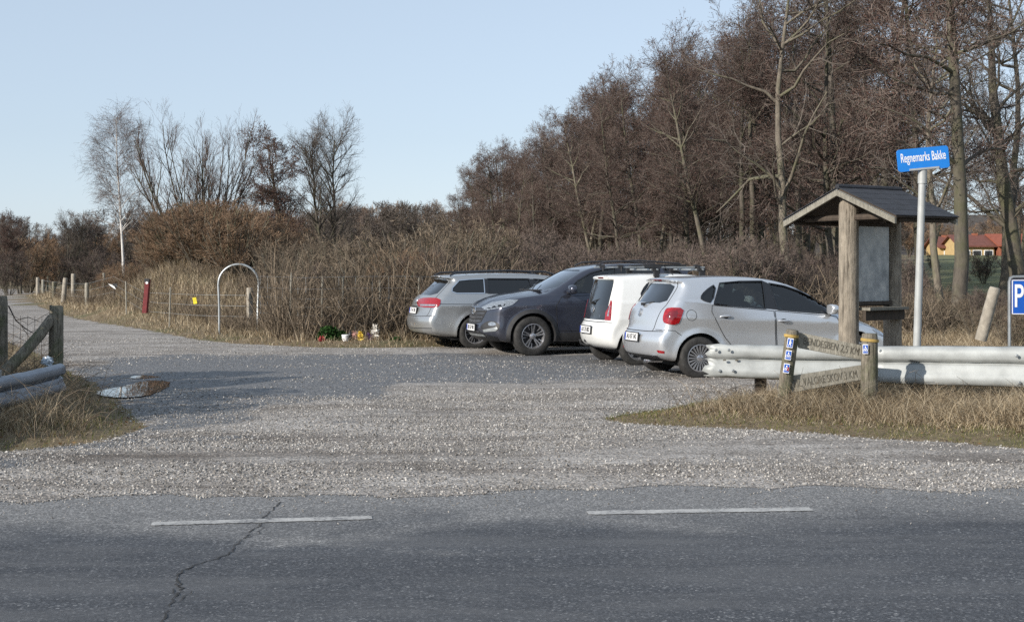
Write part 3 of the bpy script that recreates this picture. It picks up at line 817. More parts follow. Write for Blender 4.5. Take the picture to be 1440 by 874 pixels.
# ---------------------------------------------------------------- silver estate
t0 = time.time()
sil = [(.22, .28), (.06, .33), (.0, .42), (-.02, .54), (.0, .64), (.05, .72), (.08, .84), (.12, .96), (.2, 1.04), (.60, 1.375), (.43, 1.41), (.52, 1.435), (1.0, 1.47), (1.7, 1.485), (2.3, 1.475), (2.75, 1.43), (3.0, 1.36),
       (3.68, 1.02), (3.9, .97), (4.3, .88), (4.58, .76), (4.72, .6), (4.76, .45), (4.74, .32), (4.6, .22), (4.4, .2), (.9, .2)]
bd = Body(sil, .915, (1.02, .95, .9, 3.3), .32, .32, .22, (1.06, 3.85), .325, crown=.05, crease=(.90, .82), glass_in=.012)
th = R(18); wx_, wy_ = SX(669, 27.55), 27.55
D_ = Car('silver_estate_car', bd, (wx_ - 1.06 * math.cos(th) - .89 * math.sin(th), wy_ - 1.06 * math.sin(th) + .89 * math.cos(th), th), M['estate'],
         'grey-silver estate car with dark roof rails, leftmost of the parked cars')
w0 = xz(D_, [(635.3, 409.6), (636, 404.5), (645.5, 394), (660, 392.5), (680, 391.7), (681.5, 412), (642, 412.2)], 0)
zt = w0[4][1]; zb_ = w0[5][1]; xa = w0[5][0]
w1 = [(xa + .09, zt), (xa + .95, zt - .005), (xa + 1.0, zb_ - .02), (xa + .07, zb_)]
w2 = [(xa + 1.05, zt - .008), (xa + 1.5, zt - .04), (xa + 1.8, zt - .14), (xa + 2.2, zb_ - .01), (xa + 2.15, zb_ - .04), (xa + 1.08, zb_ - .02)]
cuts = corner_windows(D_, [w0, w1, w2]); rc = rear_cut(D_, 1.05, 1.36, .64, .55, -.3, 1.1); cuts.append(rc); cuts.append(rear_cut(D_, 1.06, 1.36, .68, .58, 2.9, 4.2))
D_.body(cuts, (.75, 3.6, .45))
for w, g in ((w0, 'tinted'), (w1, 'tinted'), (w2, 'glass')): side_glass(D_, w, M[g], frame=True, fw=.020, fmat=M['chrome'] if w is w0 else M['black_gloss'])
for (a, b, c, d) in ((w0[4], w1[0], w1[3], w0[5]), (w1[1], w2[0], w2[5], w1[2])):
    pillar(D_, (a[0] + .01, a[1]), (b[0] - .01, b[1]), (c[0] - .01, c[1]), (d[0] + .01, d[1]))
D_.panel('rear_window', 'rear', grow(rc[1], .012), M['tinted'], off=-.008, skirt=0)
D_.panel('windscreen', 'front', grow(rear_cut(D_, 1.06, 1.36, .68, .58)[1], .012), M['screen'], off=-.008, skirt=0)
tl = [(585.5, 425), (588, 420), (596, 418), (619.5, 418.6), (619.5, 428), (614, 432.4), (588.5, 431.6)]
D_.panel('tail_lamp', 'px', tl, M['red_lens'], off=.012, skirt=.02, smooth=1)
D_.panel('tail_lamp', 'left', [(.2, .90), (.45, .90), (.5, 1.0), (.26, 1.01)], M['red_lens'], off=.010, skirt=.02)
D_.panel('lamp_segment', 'px', [(590, 427.4), (614, 427.8), (611, 430), (591, 429.8)], M['clear_lens'], off=.0145, skirt=.004)
D_.plate('rear', (0, .745), 'CF 41 750'); roundel(D_, 'rear', (0, .95), .06)
D_.seam('rear', [(-.32, .83), (.32, .83)], .014, .003, 'boot_grip'); D_.seam('rear', [(-.85, .66), (-.5, .645), (.5, .645), (.85, .66)], .009, .002, 'bumper_seam')
D_.seam('rear', [(-.70, .66), (-.76, .9), (-.70, 1.04), (-.60, 1.38)], .009, .002, 'tailgate_seam', mirror=True)
D_.panel('lower_bumper', 'rear', [(-.78, .25), (.78, .25), (.82, .40), (-.82, .40)], M['galv'] if False else D_.paint, off=.006)
D_.seam('rear', [(-.84, .42), (0, .40), (.84, .42)], .012, .003, 'bumper_seam')
D_.panel('bumper_insert', 'rear', [(-.5, .255), (.5, .255), (.55, .31), (-.55, .31)], M['black'], off=.010)
rd = [(xa + .05, .98), (xa + .98, .95), (xa + 1.0, .35), (xa + .25, .35), (xa + .13, .6)]; fd = [(xa + 1.0, .95), (xa + 2.15, .9), (xa + 2.25, .6), (xa + 2.2, .33), (xa + 1.02, .35)]
for q, hp in ((rd, (xa + .25, .87)), (fd, (xa + 1.2, .85))):
    for md in ('right', 'left'):
        d = D_.panel('door', md, q, D_.paint, off=.004, skirt=.004, step=.05); D_.seam(md, q + [q[0]], .008, .0055, 'door_seam', parent=d); handle(D_, d, hp, mode=md)
for md in ('right', 'left'): D_.seam(md, [(.35, .885), (1.2, .875), (2.6, .85), (3.9, .82)], .010, .003, 'crease_line', M['gap'])
for sy in (-1, 1):
    m = MB(); m.tube([(.62, sy * .60, 1.43), (.75, sy * .60, 1.485), (1.8, sy * .60, 1.525), (2.6, sy * .60, 1.50), (2.8, sy * .60, 1.44)], .017, 8); m.build('roof_rail', M['black_gloss'], D_.root, True)
D_.panel('headlamp', 'right', [(4.2, .68), (4.4, .74), (4.62, .58), (4.4, .55)], M['clear_lens'], off=.006, mirror=True)
for sx in (-1, 1): mirror_part(D_, (3.35, sx * 1.0, 1.0), sx, D_.paint)
for x in (1.06, 3.85):
    for sd in (-1, 1): D_.wheel(x, sd, .325, .215, 'double', .2)
D_.seats((1.7, 2.6), .30); D_.dash(3.3, .98)
m = MB(); m.box((2.4, 0, .21), (3.6, 1.55, .04)); m.build('underbody', M['gap'], D_.root)
print('estate', time.time() - t0)
# ================================================================== TERRAIN, LOT, ROAD
rs = np.random.RandomState(7)
def gp(px, py): return at(px, py)
LOT = [gp(1560, 641), gp(1440, 631), gp(1330, 622), gp(1240, 618), gp(1150, 610), gp(1060, 604), gp(960, 600), gp(900, 597), gp(858, 593), gp(850, 589), gp(872, 584), gp(930, 577), gp(985, 566), gp(1040, 560), (3.2, 17.5), (4.6, 18.6), (5.6, 20.5), (7.4, 23.5), (8.2, 28),
       (7.0, 31.6), (3.5, 30.6), gp(800, 483), gp(740, 484), gp(650, 487), gp(560, 489), gp(500, 489.5), gp(450, 489), gp(390, 486), gp(330, 483), gp(280, 478), gp(240, 470), gp(190, 461), gp(150, 455), gp(110, 448), gp(80, 440), gp(55, 431), gp(42, 421), gp(36, 415), (-31, 96), (-38, 110),
       (-44, 106), (-36.5, 93), (-32.5, 82), (-25.5, 60), (-21, 50), (-16, 40), (-11.8, 32.2), (-9.0, 26.7), (-7.0, 22), (-5.7, 19.3), (-4.75, 17), (-4.1, 15.2), (-3.62, 13.9), (-3.75, 12.7), (-4.5, 11.9), (-6, 11.4), (-9, 11.1), (-16, 10.9)]
edge = []
x = -16.0
while x < 9:
    y = 9.92 + .062 * x + .22 * math.sin(x * 1.3) * math.sin(x * .5 + 1) + .07 * math.sin(x * 5.1 + 2) + random.Random(int(x * 10)).uniform(-.10, .10)
    edge.append((x, y)); x += .22
LOT = LOT + edge
LOTA = np.array(LOT)
DAMP_SHADE = [gp(110, 622), gp(190, 616), gp(290, 606), gp(380, 590), gp(425, 571), gp(500, 562), gp(560, 545), gp(700, 540), gp(880, 535), gp(960, 528), gp(880, 500), gp(700, 498), gp(480, 499), gp(330, 502), gp(240, 500), gp(150, 505), gp(100, 520), gp(130, 560), gp(170, 590)]  # gravel darkened by damp, and at left by shade painted into it
def vnoise(x, y, s, seed=0):
    """smooth value noise"""
    r = np.random.RandomState(seed).rand(64, 64); X = x / s + 500; Y = y / s + 500
    i = np.floor(X).astype(int); j = np.floor(Y).astype(int); u = X - i; v = Y - j; u = u * u * (3 - 2 * u); v = v * v * (3 - 2 * v)
    g = lambda a, b: r[a % 64, b % 64]
    return g(i, j) * (1 - u) * (1 - v) + g(i + 1, j) * u * (1 - v) + g(i, j + 1) * (1 - u) * v + g(i + 1, j + 1) * u * v
def fbm(x, y, s, seed=0): return (vnoise(x, y, s, seed) + .5 * vnoise(x, y, s / 2, seed + 1) + .25 * vnoise(x, y, s / 4, seed + 2)) / 1.75
def lot_sd(x, y): return poly_sdf(LOTA, x, y)
def terr(x, y, sd=None):
    x = np.asarray(x, float); y = np.asarray(y, float)
    if sd is None: sd = lot_sd(x, y)
    m = sstep(.0, 3.5, sd) * sstep(10.6, 13.0, y)
    near = sstep(.0, .8, sd) * sstep(10.7, 11.6, y)
    dx = x + 11.2; dy = y - 47.5
    h = 1.2 * np.exp(-(dx / 3.8) ** 2 - (dy / 7.5) ** 2) + .45 * np.exp(-((x + 6) / 7) ** 2 - ((y - 46) / 8) ** 2)
    ratio = x / np.maximum(y, 1)
    h = h + 3.1 * sstep(48, 185, y) * sstep(.10, .26, ratio)
    h = h + 7.0 * sstep(150, 320, y) * (1 - sstep(.16, .30, ratio)) + 14 * sstep(210, 420, y) * sstep(.16, .30, ratio)
    h = h + .35 * (fbm(x, y, 9, 3) - .35) * sstep(20, 40, y)
    return h * m + near * (.05 + .07 * fbm(x, y, 1.1, 9))
def H(x, y): return float(terr(np.array([x]), np.array([y]))[0])

def mat_ground():
    t = NT('soil_and_dead_grass'); v = t.coord('Position')
    big = t.noise(v, .25, 5); fine = t.noise(v, 14, 6, .7)
    straw = t.ramp(fine, [(.3, (.085, .062, .036)), (.5, (.17, .125, .072)), (.72, (.27, .21, .125))])
    green = t.ramp(fine, [(.3, (.045, .055, .02)), (.7, (.12, .135, .05))])
    sep = t.N('SeparateXYZ'); t.link(v, sep.inputs[0])
    far = t.math('MULTIPLY', t.math('SUBTRACT', sep.outputs[1], 52, False), .03, True)
    ratio = t.math('DIVIDE', sep.outputs[0], sep.outputs[1]); right = t.math('MULTIPLY', t.math('SUBTRACT', ratio, .27), 25, True)
    fld = t.math('MULTIPLY', far, right)
    hill = t.math('MULTIPLY', t.math('SUBTRACT', sep.outputs[1], 195), .05, True)
    g1 = t.mix(t.ramp(big, [(.5, 0), (.62, .6)]), straw, green)
    fgreen = t.ramp(t.noise(v, .12, 5), [(.35, (.095, .105, .045)), (.65, (.16, .165, .07))])
    c = t.mix(fld, g1, fgreen)
    wood = t.ramp(t.noise(v, .35, 6), [(.3, (.035, .028, .022)), (.7, (.085, .065, .05))])
    t.set(base=t.mix(hill, c, wood), rough=.95); t.bump(fine, .8, .05); return t.m
def mat_gravel():
    t = NT('gravel'); v = t.coord('Position')
    a = t.N('Attribute'); a.attribute_name = 'damp_shade'
    big = t.noise(v, .7, 5, .6); cells = t.vor(v, 42, 'Color'); cd = t.vor(v, 42); cells2 = t.vor(v, 95, 'Color'); mid = t.noise(v, 5, 6, .75)
    bw = t.N('RGBToBW'); t.link(cells, bw.inputs[0]); bw2 = t.N('RGBToBW'); t.link(cells2, bw2.inputs[0])
    f = t.math('ADD', t.math('MULTIPLY', bw.outputs[0], .55), t.math('MULTIPLY', bw2.outputs[0], .45))
    dry = t.ramp(f, [(.22, (.115, .106, .096)), (.42, (.27, .252, .234)), (.6, (.39, .367, .343)), (.8, (.58, .55, .52))])
    dirt = t.ramp(mid, [(.34, (.085, .070, .056)), (.62, (.30, .275, .25))])
    dry = t.mix(t.ramp(mid, [(.3, .75), (.5, .18)]), dry, dirt)
    st = t.noise(t.coord('Position', (.22, 1.5, 1)), 1.0, 6, .65)
    dry = t.mix(.9, dry, t.ramp(st, [(.34, (.42, .38, .35)), (.5, (.92, .91, .90)), (.7, (1.18, 1.18, 1.18))]), 'MULTIPLY')
    dry = t.mix(.8, dry, t.ramp(big, [(.3, (.62, .59, .56)), (.6, (1.1, 1.1, 1.1))]), 'MULTIPLY')
    wet_shaded = t.ramp(f, [(.2, (.05, .049, .049)), (.5, (.108, .106, .107)), (.68, (.19, .187, .187)), (.85, (.36, .355, .35))])  # darker tones for damp gravel and for the painted shade at left
    dm = t.ramp(t.math('ADD', a.outputs['Fac'], t.math('MULTIPLY', t.math('SUBTRACT', mid, .5), .7)), [(.38, 0), (.62, 1)])
    t.set(base=t.mix(dm, dry, wet_shaded), rough=t.ramp(dm, [(0, .92), (1, .62)]))
    h = t.math('ADD', t.math('MULTIPLY', t.math('SUBTRACT', 1, cd), .6), t.math('MULTIPLY', mid, .9))
    t.bump(h, 1.0, .016); return t.m
def mat_asphalt():
    t = NT('asphalt'); v = t.coord('Position')
    sep = t.N('SeparateXYZ'); t.link(v, sep.inputs[0])
    vs = t.coord('Position', (.35, 2.2, 1)); band = t.noise(vs, .9, 5, .55)
    big = t.noise(v, .6, 5, .6); fine = t.noise(v, 160, 3, .8); bw = t.N('RGBToBW'); t.link(t.vor(v, 85, 'Color'), bw.inputs[0])
    # dusty strip next to the gravel and the tyre tracks that leave the car park
    e = t.math('SUBTRACT', sep.outputs[1], t.math('ADD', t.math('MULTIPLY', sep.outputs[0], .10), 8.35))
    dust = t.math('ADD', t.math('MULTIPLY', e, .95), t.math('MULTIPLY', t.math('SUBTRACT', big, .5), 2.2))
    def track(slope, c, w):
        d = t.math('ABSOLUTE', t.math('SUBTRACT', sep.outputs[1], t.math('ADD', t.math('MULTIPLY', sep.outputs[0], slope), c)))
        return t.math('MULTIPLY', t.math('SUBTRACT', 1, t.math('DIVIDE', d, w), True), .8)
    tr = t.math('ADD', track(-.62, 9.2, .42), t.math('ADD', track(.75, 9.0, .3), t.math('ADD', track(-.45, 7.6, .5), track(.14, 6.3, .6))))
    tr = t.math('MULTIPLY', tr, t.ramp(t.noise(v, 3.5, 6, .7), [(.35, .15), (.65, 1)]))
    dd = t.ramp(t.math('ADD', t.math('MULTIPLY', dust, 1.0), t.math('MULTIPLY', tr, .95)), [(.0, 0), (1.0, 1)])
    base = t.ramp(bw.outputs[0], [(.25, (.036, .038, .043)), (.6, (.058, .061, .068)), (.8, (.095, .098, .106)), (.95, (.24, .24, .24))])
    base = t.mix(.7, base, t.ramp(band, [(.3, (.72, .72, .74)), (.7, (1.25, 1.25, 1.25))]), 'MULTIPLY')
    du = t.ramp(bw.outputs[0], [(.2, (.11, .107, .105)), (.6, (.19, .186, .182)), (.9, (.38, .37, .36))])
    tar = t.ramp(t.noise(t.coord('Position', (.5, 2.4, 1)), 3.2, 5, .7), [(.60, 0), (.68, .75)]); base = t.mix(tar, base, (.03, .031, .036))
    pale = t.ramp(t.noise(t.coord('Position', (.3, 1.2, 1)), 1.6, 6, .7), [(.45, 0), (.7, .75)]); base = t.mix(pale, base, (.115, .115, .118))
    t.set(base=t.mix(t.math('MULTIPLY', dd, .95), base, du), rough=t.ramp(fine, [(.3, .62), (.7, .85)]))
    t.bump(t.math('ADD', fine, bw.outputs[0]), .6, .006); return t.m
M['ground'] = mat_ground(); M['gravel'] = mat_gravel(); M['asphalt'] = mat_asphalt()

def grid_mesh(name, xs, ys, hf, mat, keep=None):
    X, Y = np.meshgrid(xs, ys, indexing='ij'); Z = hf(X, Y); nx, ny = X.shape
    v = np.stack([X, Y, Z], -1).reshape(-1, 3); i = np.arange(nx * ny).reshape(nx, ny)
    q = np.stack([i[:-1, :-1], i[1:, :-1], i[1:, 1:], i[:-1, 1:]], -1).reshape(-1, 4)
    return tag(mesh_obj(name, v, q, mat, smooth=True), kind='structure')
def steps(vals):
    out = [vals[0][0]]
    for (a, s), (b, _) in zip(vals[:-1], vals[1:]):
        n = max(1, round((b - a) / s)); out += list(a + (b - a) * (k + 1) / n for k in range(n))
    return np.array(out)
gx = steps([(-900, 60), (-150, 8), (-60, 2), (-20, .5), (14, .5), (14, 2), (60, 8), (200, 60), (900, 60)])
gx = np.unique(gx)
gy = steps([(-80, 10), (0, 3), (10, .35), (33, .8), (70, 3), (130, 8), (330, 40), (1600, 40)])
grid_mesh('ground', gx, gy, lambda X, Y: terr(X.ravel(), Y.ravel()).reshape(X.shape) - .0, M['ground'])

def lot_patch(ys, xs):
    X, Y = np.meshgrid(xs, ys, indexing='ij'); sd = lot_sd(X, Y); e = .01; g = xs[1] - xs[0]
    sx = (lot_sd(X + e, Y) - sd) / e; sy = (lot_sd(X, Y + e) - sd) / e
    mv = (sd > 0) & (sd < g * .95); X2 = np.where(mv, X - sx * sd, X); Y2 = np.where(mv, Y - sy * sd, Y)
    ok = sd < g * .95; nx, ny = X.shape; i = np.arange(nx * ny).reshape(nx, ny)
    m = ok[:-1, :-1] & ok[1:, :-1] & ok[1:, 1:] & ok[:-1, 1:]
    q = np.stack([i[:-1, :-1], i[1:, :-1], i[1:, 1:], i[:-1, 1:]], -1)[m]
    return X2, Y2, q
A_ = lot_patch(np.arange(9.0, 34.01, .16), np.arange(-16, 9.5, .16)); B_ = lot_patch(np.arange(34.0, 112, .5), np.arange(-46, 0, .5))
vv = []; qq = []; off = 0
def undul(x, y): return .0065 + (.012 + .045 * (fbm(x, y, 1.6, 21) - .45)) * sstep(.0, .9, -lot_sd(x, y)) * sstep(10.2, 11, y) + .02 * (1 - sstep(.0, .3, -lot_sd(x, y))) * sstep(10.8, 11.4, y) * 0
for X, Y, q in (A_, B_):
    x, y = X.ravel(), Y.ravel(); z = np.where(y < 33.9, undul(x, y), .012)
    vv.append(np.stack([x, y, z], -1)); qq.append(q + off); off += len(x)
vv = np.concatenate(vv); qq = np.concatenate(qq)
used_, inv = np.unique(qq, return_inverse=True); vv = vv[used_]; qq = inv.reshape(-1, 4)
lot = mesh_obj('gravel_lot', vv, qq, M['gravel'], smooth=True); tag(lot, kind='structure')
def damp_shade_at(x, y):
    sd = poly_sdf(DAMP_SHADE, x, y); d = 1 - sstep(-.9, .8, sd + 1.6 * (fbm(x, y, 1.3, 5) - .5) + .8 * (fbm(x, y, .35, 15) - .5))
    streak = sstep(.56, .7, fbm(x * .35, y, .8, 31)) * .8 * (y < 14.5) * (y > 10.6) * sstep(-.2, .6, fbm(x, y, 2.5, 4) - .3)
    return np.clip(d + streak, 0, 1)
at_ = lot.data.attributes.new('damp_shade', 'FLOAT', 'POINT'); cox = np.zeros(len(lot.data.vertices) * 3); lot.data.vertices.foreach_get('co', cox); cox = cox.reshape(-1, 3)
at_.data.foreach_set('value', damp_shade_at(cox[:, 0], cox[:, 1]).astype(np.float32))
road = mesh_obj('road', [(-80, -2.0 - 5, .004), (80, -2 + 8, .004), (80, 10.9 + 4.5, .004), (-80, 10.6 - 5.0, .004)], [(0, 1, 2, 3)], M['asphalt']); tag(road, kind='structure')
# painted dashes with worn edges
t = NT('worn_road_paint'); v = t.coord('Position'); n_ = t.math('ADD', t.math('MULTIPLY', t.noise(v, 38, 5, .8), .6), t.math('MULTIPLY', t.noise(v, 4, 3), .4))
t.set(base=t.ramp(n_, [(.41, (.11, .11, .115)), (.48, (.33, .325, .315)), (.64, (.52, .51, .49))]), rough=.75); M['road_paint'] = t.m
def strip(name, a, b, w, mat, z, n=60, jit=.008):
    a = Vector(a); b = Vector(b); t = (b - a).normalized(); nr = Vector((-t.y, t.x)); vs = []
    for i in range(n + 1):
        p = a.lerp(b, i / n); e1 = w / 2 + rs.uniform(-jit, jit); e2 = w / 2 + rs.uniform(-jit, jit)
        if i in (0, n): e1 *= .8; e2 *= .8
        vs += [(p.x + nr.x * e1, p.y + nr.y * e1, z), (p.x - nr.x * e2, p.y - nr.y * e2, z)]
    return tag(mesh_obj(name, vs, [(2 * i, 2 * i + 1, 2 * i + 3, 2 * i + 2) for i in range(n)], mat), kind='structure')
strip('road_marking', gp(213, 737.5), gp(523, 728.5), .125, M['road_paint'], .008)
strip('road_marking', gp(826, 722), gp(1141, 716.5), .135, M['road_paint'], .008)
strip('road_marking', gp(1440, 711), gp(1750, 705), .135, M['road_paint'], .008)
strip('road_marking', gp(-400, 757), gp(-90, 747), .125, M['road_paint'], .008)
# the crack across the lane
M['crack'] = simple('crack', (.024, .024, .025), 1.0, kind='Position')
def crack(pts, w):
    vs = []; fs = []; L = [Vector(gp(*p)) for p in pts]; q = []
    for a, b in zip(L[:-1], L[1:]):
        k = max(2, int((b - a).length / .035))
        for i in range(k): q.append(a.lerp(b, i / k) + Vector((rs.uniform(-.013, .013), rs.uniform(-.013, .013))))
    q.append(L[-1])
    for i, p in enumerate(q):
        t = (q[min(i + 1, len(q) - 1)] - q[max(0, i - 1)]).normalized(); n = Vector((-t.y, t.x)); e = w * rs.uniform(.05, .8)
        vs += [(p.x + n.x * e, p.y + n.y * e, .0075), (p.x - n.x * e, p.y - n.y * e, .0075)]
    return vs, [(2 * i, 2 * i + 1, 2 * i + 3, 2 * i + 2) for i in range(len(q) - 1)]
cv = []; cf_ = []
for pts, w in (([(228, 874), (236, 858), (246, 846), (244, 832), (252, 822), (250, 808), (262, 800), (281, 793)], .010), ([(244, 850), (262, 838), (270, 832)], .006), ([(248, 820), (256, 828), (252, 838)], .009),
               ([(281, 793), (300, 788), (325, 778), (332, 766), (345, 757), (352, 748), (365, 740), (370, 730), (385, 716), (395, 706)], .008), ([(345, 757), (360, 752), (372, 742)], .006), ([(225, 900), (228, 874)], .014)):
    v, f = crack(pts, w); b = len(cv); cv += v; cf_ += [tuple(i + b for i in q) for q in f]
tag(mesh_obj('road_crack', cv, cf_, M['crack']), kind='structure')
# patches of dark tar / tyre scuffs
# puddle
t = NT('puddle_water'); v = t.coord('Position'); t.set(base=(.075, .072, .07), rough=.01); t.bump(t.noise(v, 5, 2), .012, .01); M['water'] = t.m
def blob(name, pts, mat, z, kind='structure'):
    p = chaikin([gp(*q) for q in pts], 2); p = [(a + rs.uniform(-.03, .03), b + rs.uniform(-.05, .05), z) for a, b in p]
    tri = tessellate_polygon([[Vector(q) for q in p]]); return tag(mesh_obj(name, p, tri, mat), kind=kind)
blob('puddle', [(132, 557), (146, 550), (166, 547), (184, 543), (194, 539), (214, 537), (234, 537.5), (240, 541), (234, 548), (222, 554), (203, 560), (166, 562)], M['water'], .027)
blob('puddle', [(178, 532), (198, 529.5), (222, 530), (226, 532.5), (200, 535)], M['water'], .027)

# ---------------------------------------------------------------- loose stones
def rot_rand(n, r):
    q = r.normal(size=(n, 4)); q /= np.linalg.norm(q, axis=1)[:, None]; w, x, y, z = q.T
    return np.stack([1 - 2 * (y * y + z * z), 2 * (x * y - z * w), 2 * (x * z + y * w), 2 * (x * y + z * w), 1 - 2 * (x * x + z * z), 2 * (y * z - x * w), 2 * (x * z - y * w), 2 * (y * z + x * w), 1 - 2 * (x * x + y * y)], -1).reshape(n, 3, 3)
def stones(n, r, region, smin, smax_):
    Y = region[2] + (region[3] - region[2]) * r.rand(n); X = (r.rand(n) * 2 - 1) * (.38 * Y + .5)
    sd = lot_sd(X, Y); dens = np.clip(.12 + 2.0 * (fbm(X * .35, Y, .9, 50) - .36), .03, 1)
    ok = (sd < .05) & (r.rand(n) < dens * (1 - .25 * damp_shade_at(X, Y))); spill = (sd > .05) & (sd < 1.6) & (Y < 11) & (r.rand(n) < .22 * np.exp(-sd * 4.0)); k = ok | spill; small = np.where(spill, .6, 1.0)[k]
    X, Y = X[k], Y[k]; n = len(X); s = (smin + (smax_ - smin) * r.rand(n) ** 3.6) * small
    cube = np.array([[-1, -1, -1], [1, -1, -1], [1, 1, -1], [-1, 1, -1], [-1, -1, 1], [1, -1, 1], [1, 1, 1], [-1, 1, 1]]) * .75
    V = cube[None] * (1 + .35 * r.uniform(-1, 1, (n, 8, 3))) * np.stack([s, s * r.uniform(.6, 1, n), s * r.uniform(.4, .8, n)], -1)[:, None, :]
    V = np.einsum('nij,nkj->nki', rot_rand(n, r), V); Z = np.where(lot_sd(X, Y) < 0, undul(X, Y), .006)
    V += np.stack([X, Y, Z + s * .25], -1)[:, None, :]
    F = np.array([[3, 2, 1, 0], [4, 5, 6, 7], [0, 1, 5, 4], [1, 2, 6, 5], [2, 3, 7, 6], [3, 0, 4, 7]]); F = (F[None] + 8 * np.arange(n)[:, None, None]).reshape(-1, 4)
    return V.reshape(-1, 3), F
t = NT('stone'); gi = t.N('NewGeometry')
t.set(base=t.ramp(gi.outputs['Random Per Island'], [(0, (.09, .082, .075)), (.35, (.20, .187, .172)), (.65, (.31, .29, .27)), (.9, (.41, .39, .365)), (1, (.55, .53, .50))]), rough=.85); M['stone'] = t.m
v1, f1 = stones(230000, rs, (0, 0, 8.6, 19), .0035, .0125); v2, f2 = stones(60000, rs, (0, 0, 19, 33), .006, .015)
tag(mesh_obj('loose_gravel', np.concatenate([v1, v2]), np.concatenate([f1, f2 + len(v1)]), M['stone']), 'pale loose gravel stones scattered over the car park', 'gravel', kind='stuff')

# ================================================================== GRASS AND STEMS
def blades(X, Y, Z, h, w, lean, r, seg=2, azm=None):
    n = len(X); az = r.uniform(0, 2 * np.pi, n) if azm is None else azm; wa = r.uniform(0, np.pi, n)
    d = np.stack([np.cos(az), np.sin(az)], -1); wd = np.stack([np.cos(wa), np.sin(wa)], -1) * (w[:, None] / 2)
    L = []
    for k in range(seg + 1):
        u = k / seg; off = d * (lean * h * u ** 1.8)[:, None]; z = Z + h * (u - .35 * lean * u ** 2.2); ww = wd * (1 - u * .92)
        L.append((np.stack([X + off[:, 0] - ww[:, 0], Y + off[:, 1] - ww[:, 1], z], -1), np.stack([X + off[:, 0] + ww[:, 0], Y + off[:, 1] + ww[:, 1], z], -1)))
    V = np.stack([p for a in L for p in a], 1); K = V.shape[1]
    F = np.array([[2 * k, 2 * k + 1, 2 * k + 3, 2 * k + 2] for k in range(seg)])
    return V.reshape(-1, 3), (F[None] + K * np.arange(n)[:, None, None]).reshape(-1, 4)
def join(parts):
    vs, fs, o = [], [], 0
    for v, f in parts: vs.append(v); fs.append(f + o); o += len(v)
    return np.concatenate(vs), np.concatenate(fs)
def mat_blades(name, stops, rough=.7):
    t = NT(name); gi = t.N('NewGeometry'); t.n.remove(t.b)
    c = t.ramp(gi.outputs['Random Per Island'], stops)
    v = t.coord('Position'); c = t.mix(.5, c, t.ramp(t.noise(v, 1.1, 3), [(.3, (.6, .6, .6)), (.7, (1.3, 1.3, 1.3))]), 'MULTIPLY')
    d = t.N('BsdfDiffuse'); tl = t.N('BsdfTranslucent'); m = t.N('MixShader'); m.inputs[0].default_value = .3
    t.link(c, d.inputs[0]); t.link(c, tl.inputs[0]); t.link(d.outputs[0], m.inputs[1]); t.link(tl.outputs[0], m.inputs[2]); t.link(m.outputs[0], t.out.inputs[0]); return t.m
M['straw'] = mat_blades('dead_grass', [(0, (.10, .068, .04)), (.35, (.24, .185, .12)), (.7, (.44, .355, .24)), (1, (.70, .60, .44))])
M['green'] = mat_blades('short_green_grass', [(0, (.05, .07, .015)), (.4, (.11, .14, .03)), (.75, (.20, .21, .06)), (1, (.36, .30, .15))])
def scatter(n, x0, x1, y0, y1, r, ok):
    X = r.uniform(x0, x1, n); Y = r.uniform(y0, y1, n); sd = lot_sd(X, Y); k = ok(X, Y, sd) & (sd > -.02)
    X, Y, sd = X[k], Y[k], sd[k]; return X, Y, sd, terr(X, Y, sd)
def inview(X, Y, m=.09): return (np.abs(X / Y) < .36 + m)
G = []
# right verge in front of and under the guardrail
X, Y, sd, Z = scatter(115000, .8, 8.5, 12.0, 19.5, rs, lambda X, Y, sd: inview(X, Y) & ((Y < 17.8) | (X > 4.0)))
sdE = sd; q = rs.rand(len(X)); tall = sstep(.25, 1.1, sdE) * (.35 + .9 * fbm(X, Y, .7, 60))
gm = (q < .35 * (1 - sstep(.3, .9, sdE)) + .03)
G.append(blades(X[~gm], Y[~gm], Z[~gm] - .01, (.04 + .40 * tall ** 1.6 * rs.uniform(.3, 1.2, len(X)))[~gm], np.full((~gm).sum(), .0065), rs.uniform(.3, 2.0, (~gm).sum()), rs, 3))
GG = [blades(X[gm], Y[gm], Z[gm] - .01, rs.uniform(.03, .09, gm.sum()), np.full(gm.sum(), .005), rs.uniform(.2, 1.0, gm.sum()), rs, 2)]
# left verge round the wooden posts
X, Y, sd, Z = scatter(130000, -11, -3.4, 11.0, 27, rs, lambda X, Y, sd: inview(X, Y, .06) & (X < -3) & (sd < 4))
tall = sstep(.15, .9, sd) * (.3 + 1.0 * fbm(X, Y, .6, 61)); gm = rs.rand(len(X)) < .16
G.append(blades(X[~gm], Y[~gm], Z[~gm] - .01, (.05 + .42 * tall * rs.uniform(.3, 1.15, len(X)))[~gm], np.full((~gm).sum(), .005), rs.uniform(.2, 1.6, (~gm).sum()), rs, 3))
GG.append(blades(X[gm], Y[gm], Z[gm] - .01, rs.uniform(.04, .14, gm.sum()), np.full(gm.sum(), .006), rs.uniform(.2, 1.0, gm.sum()), rs, 2))
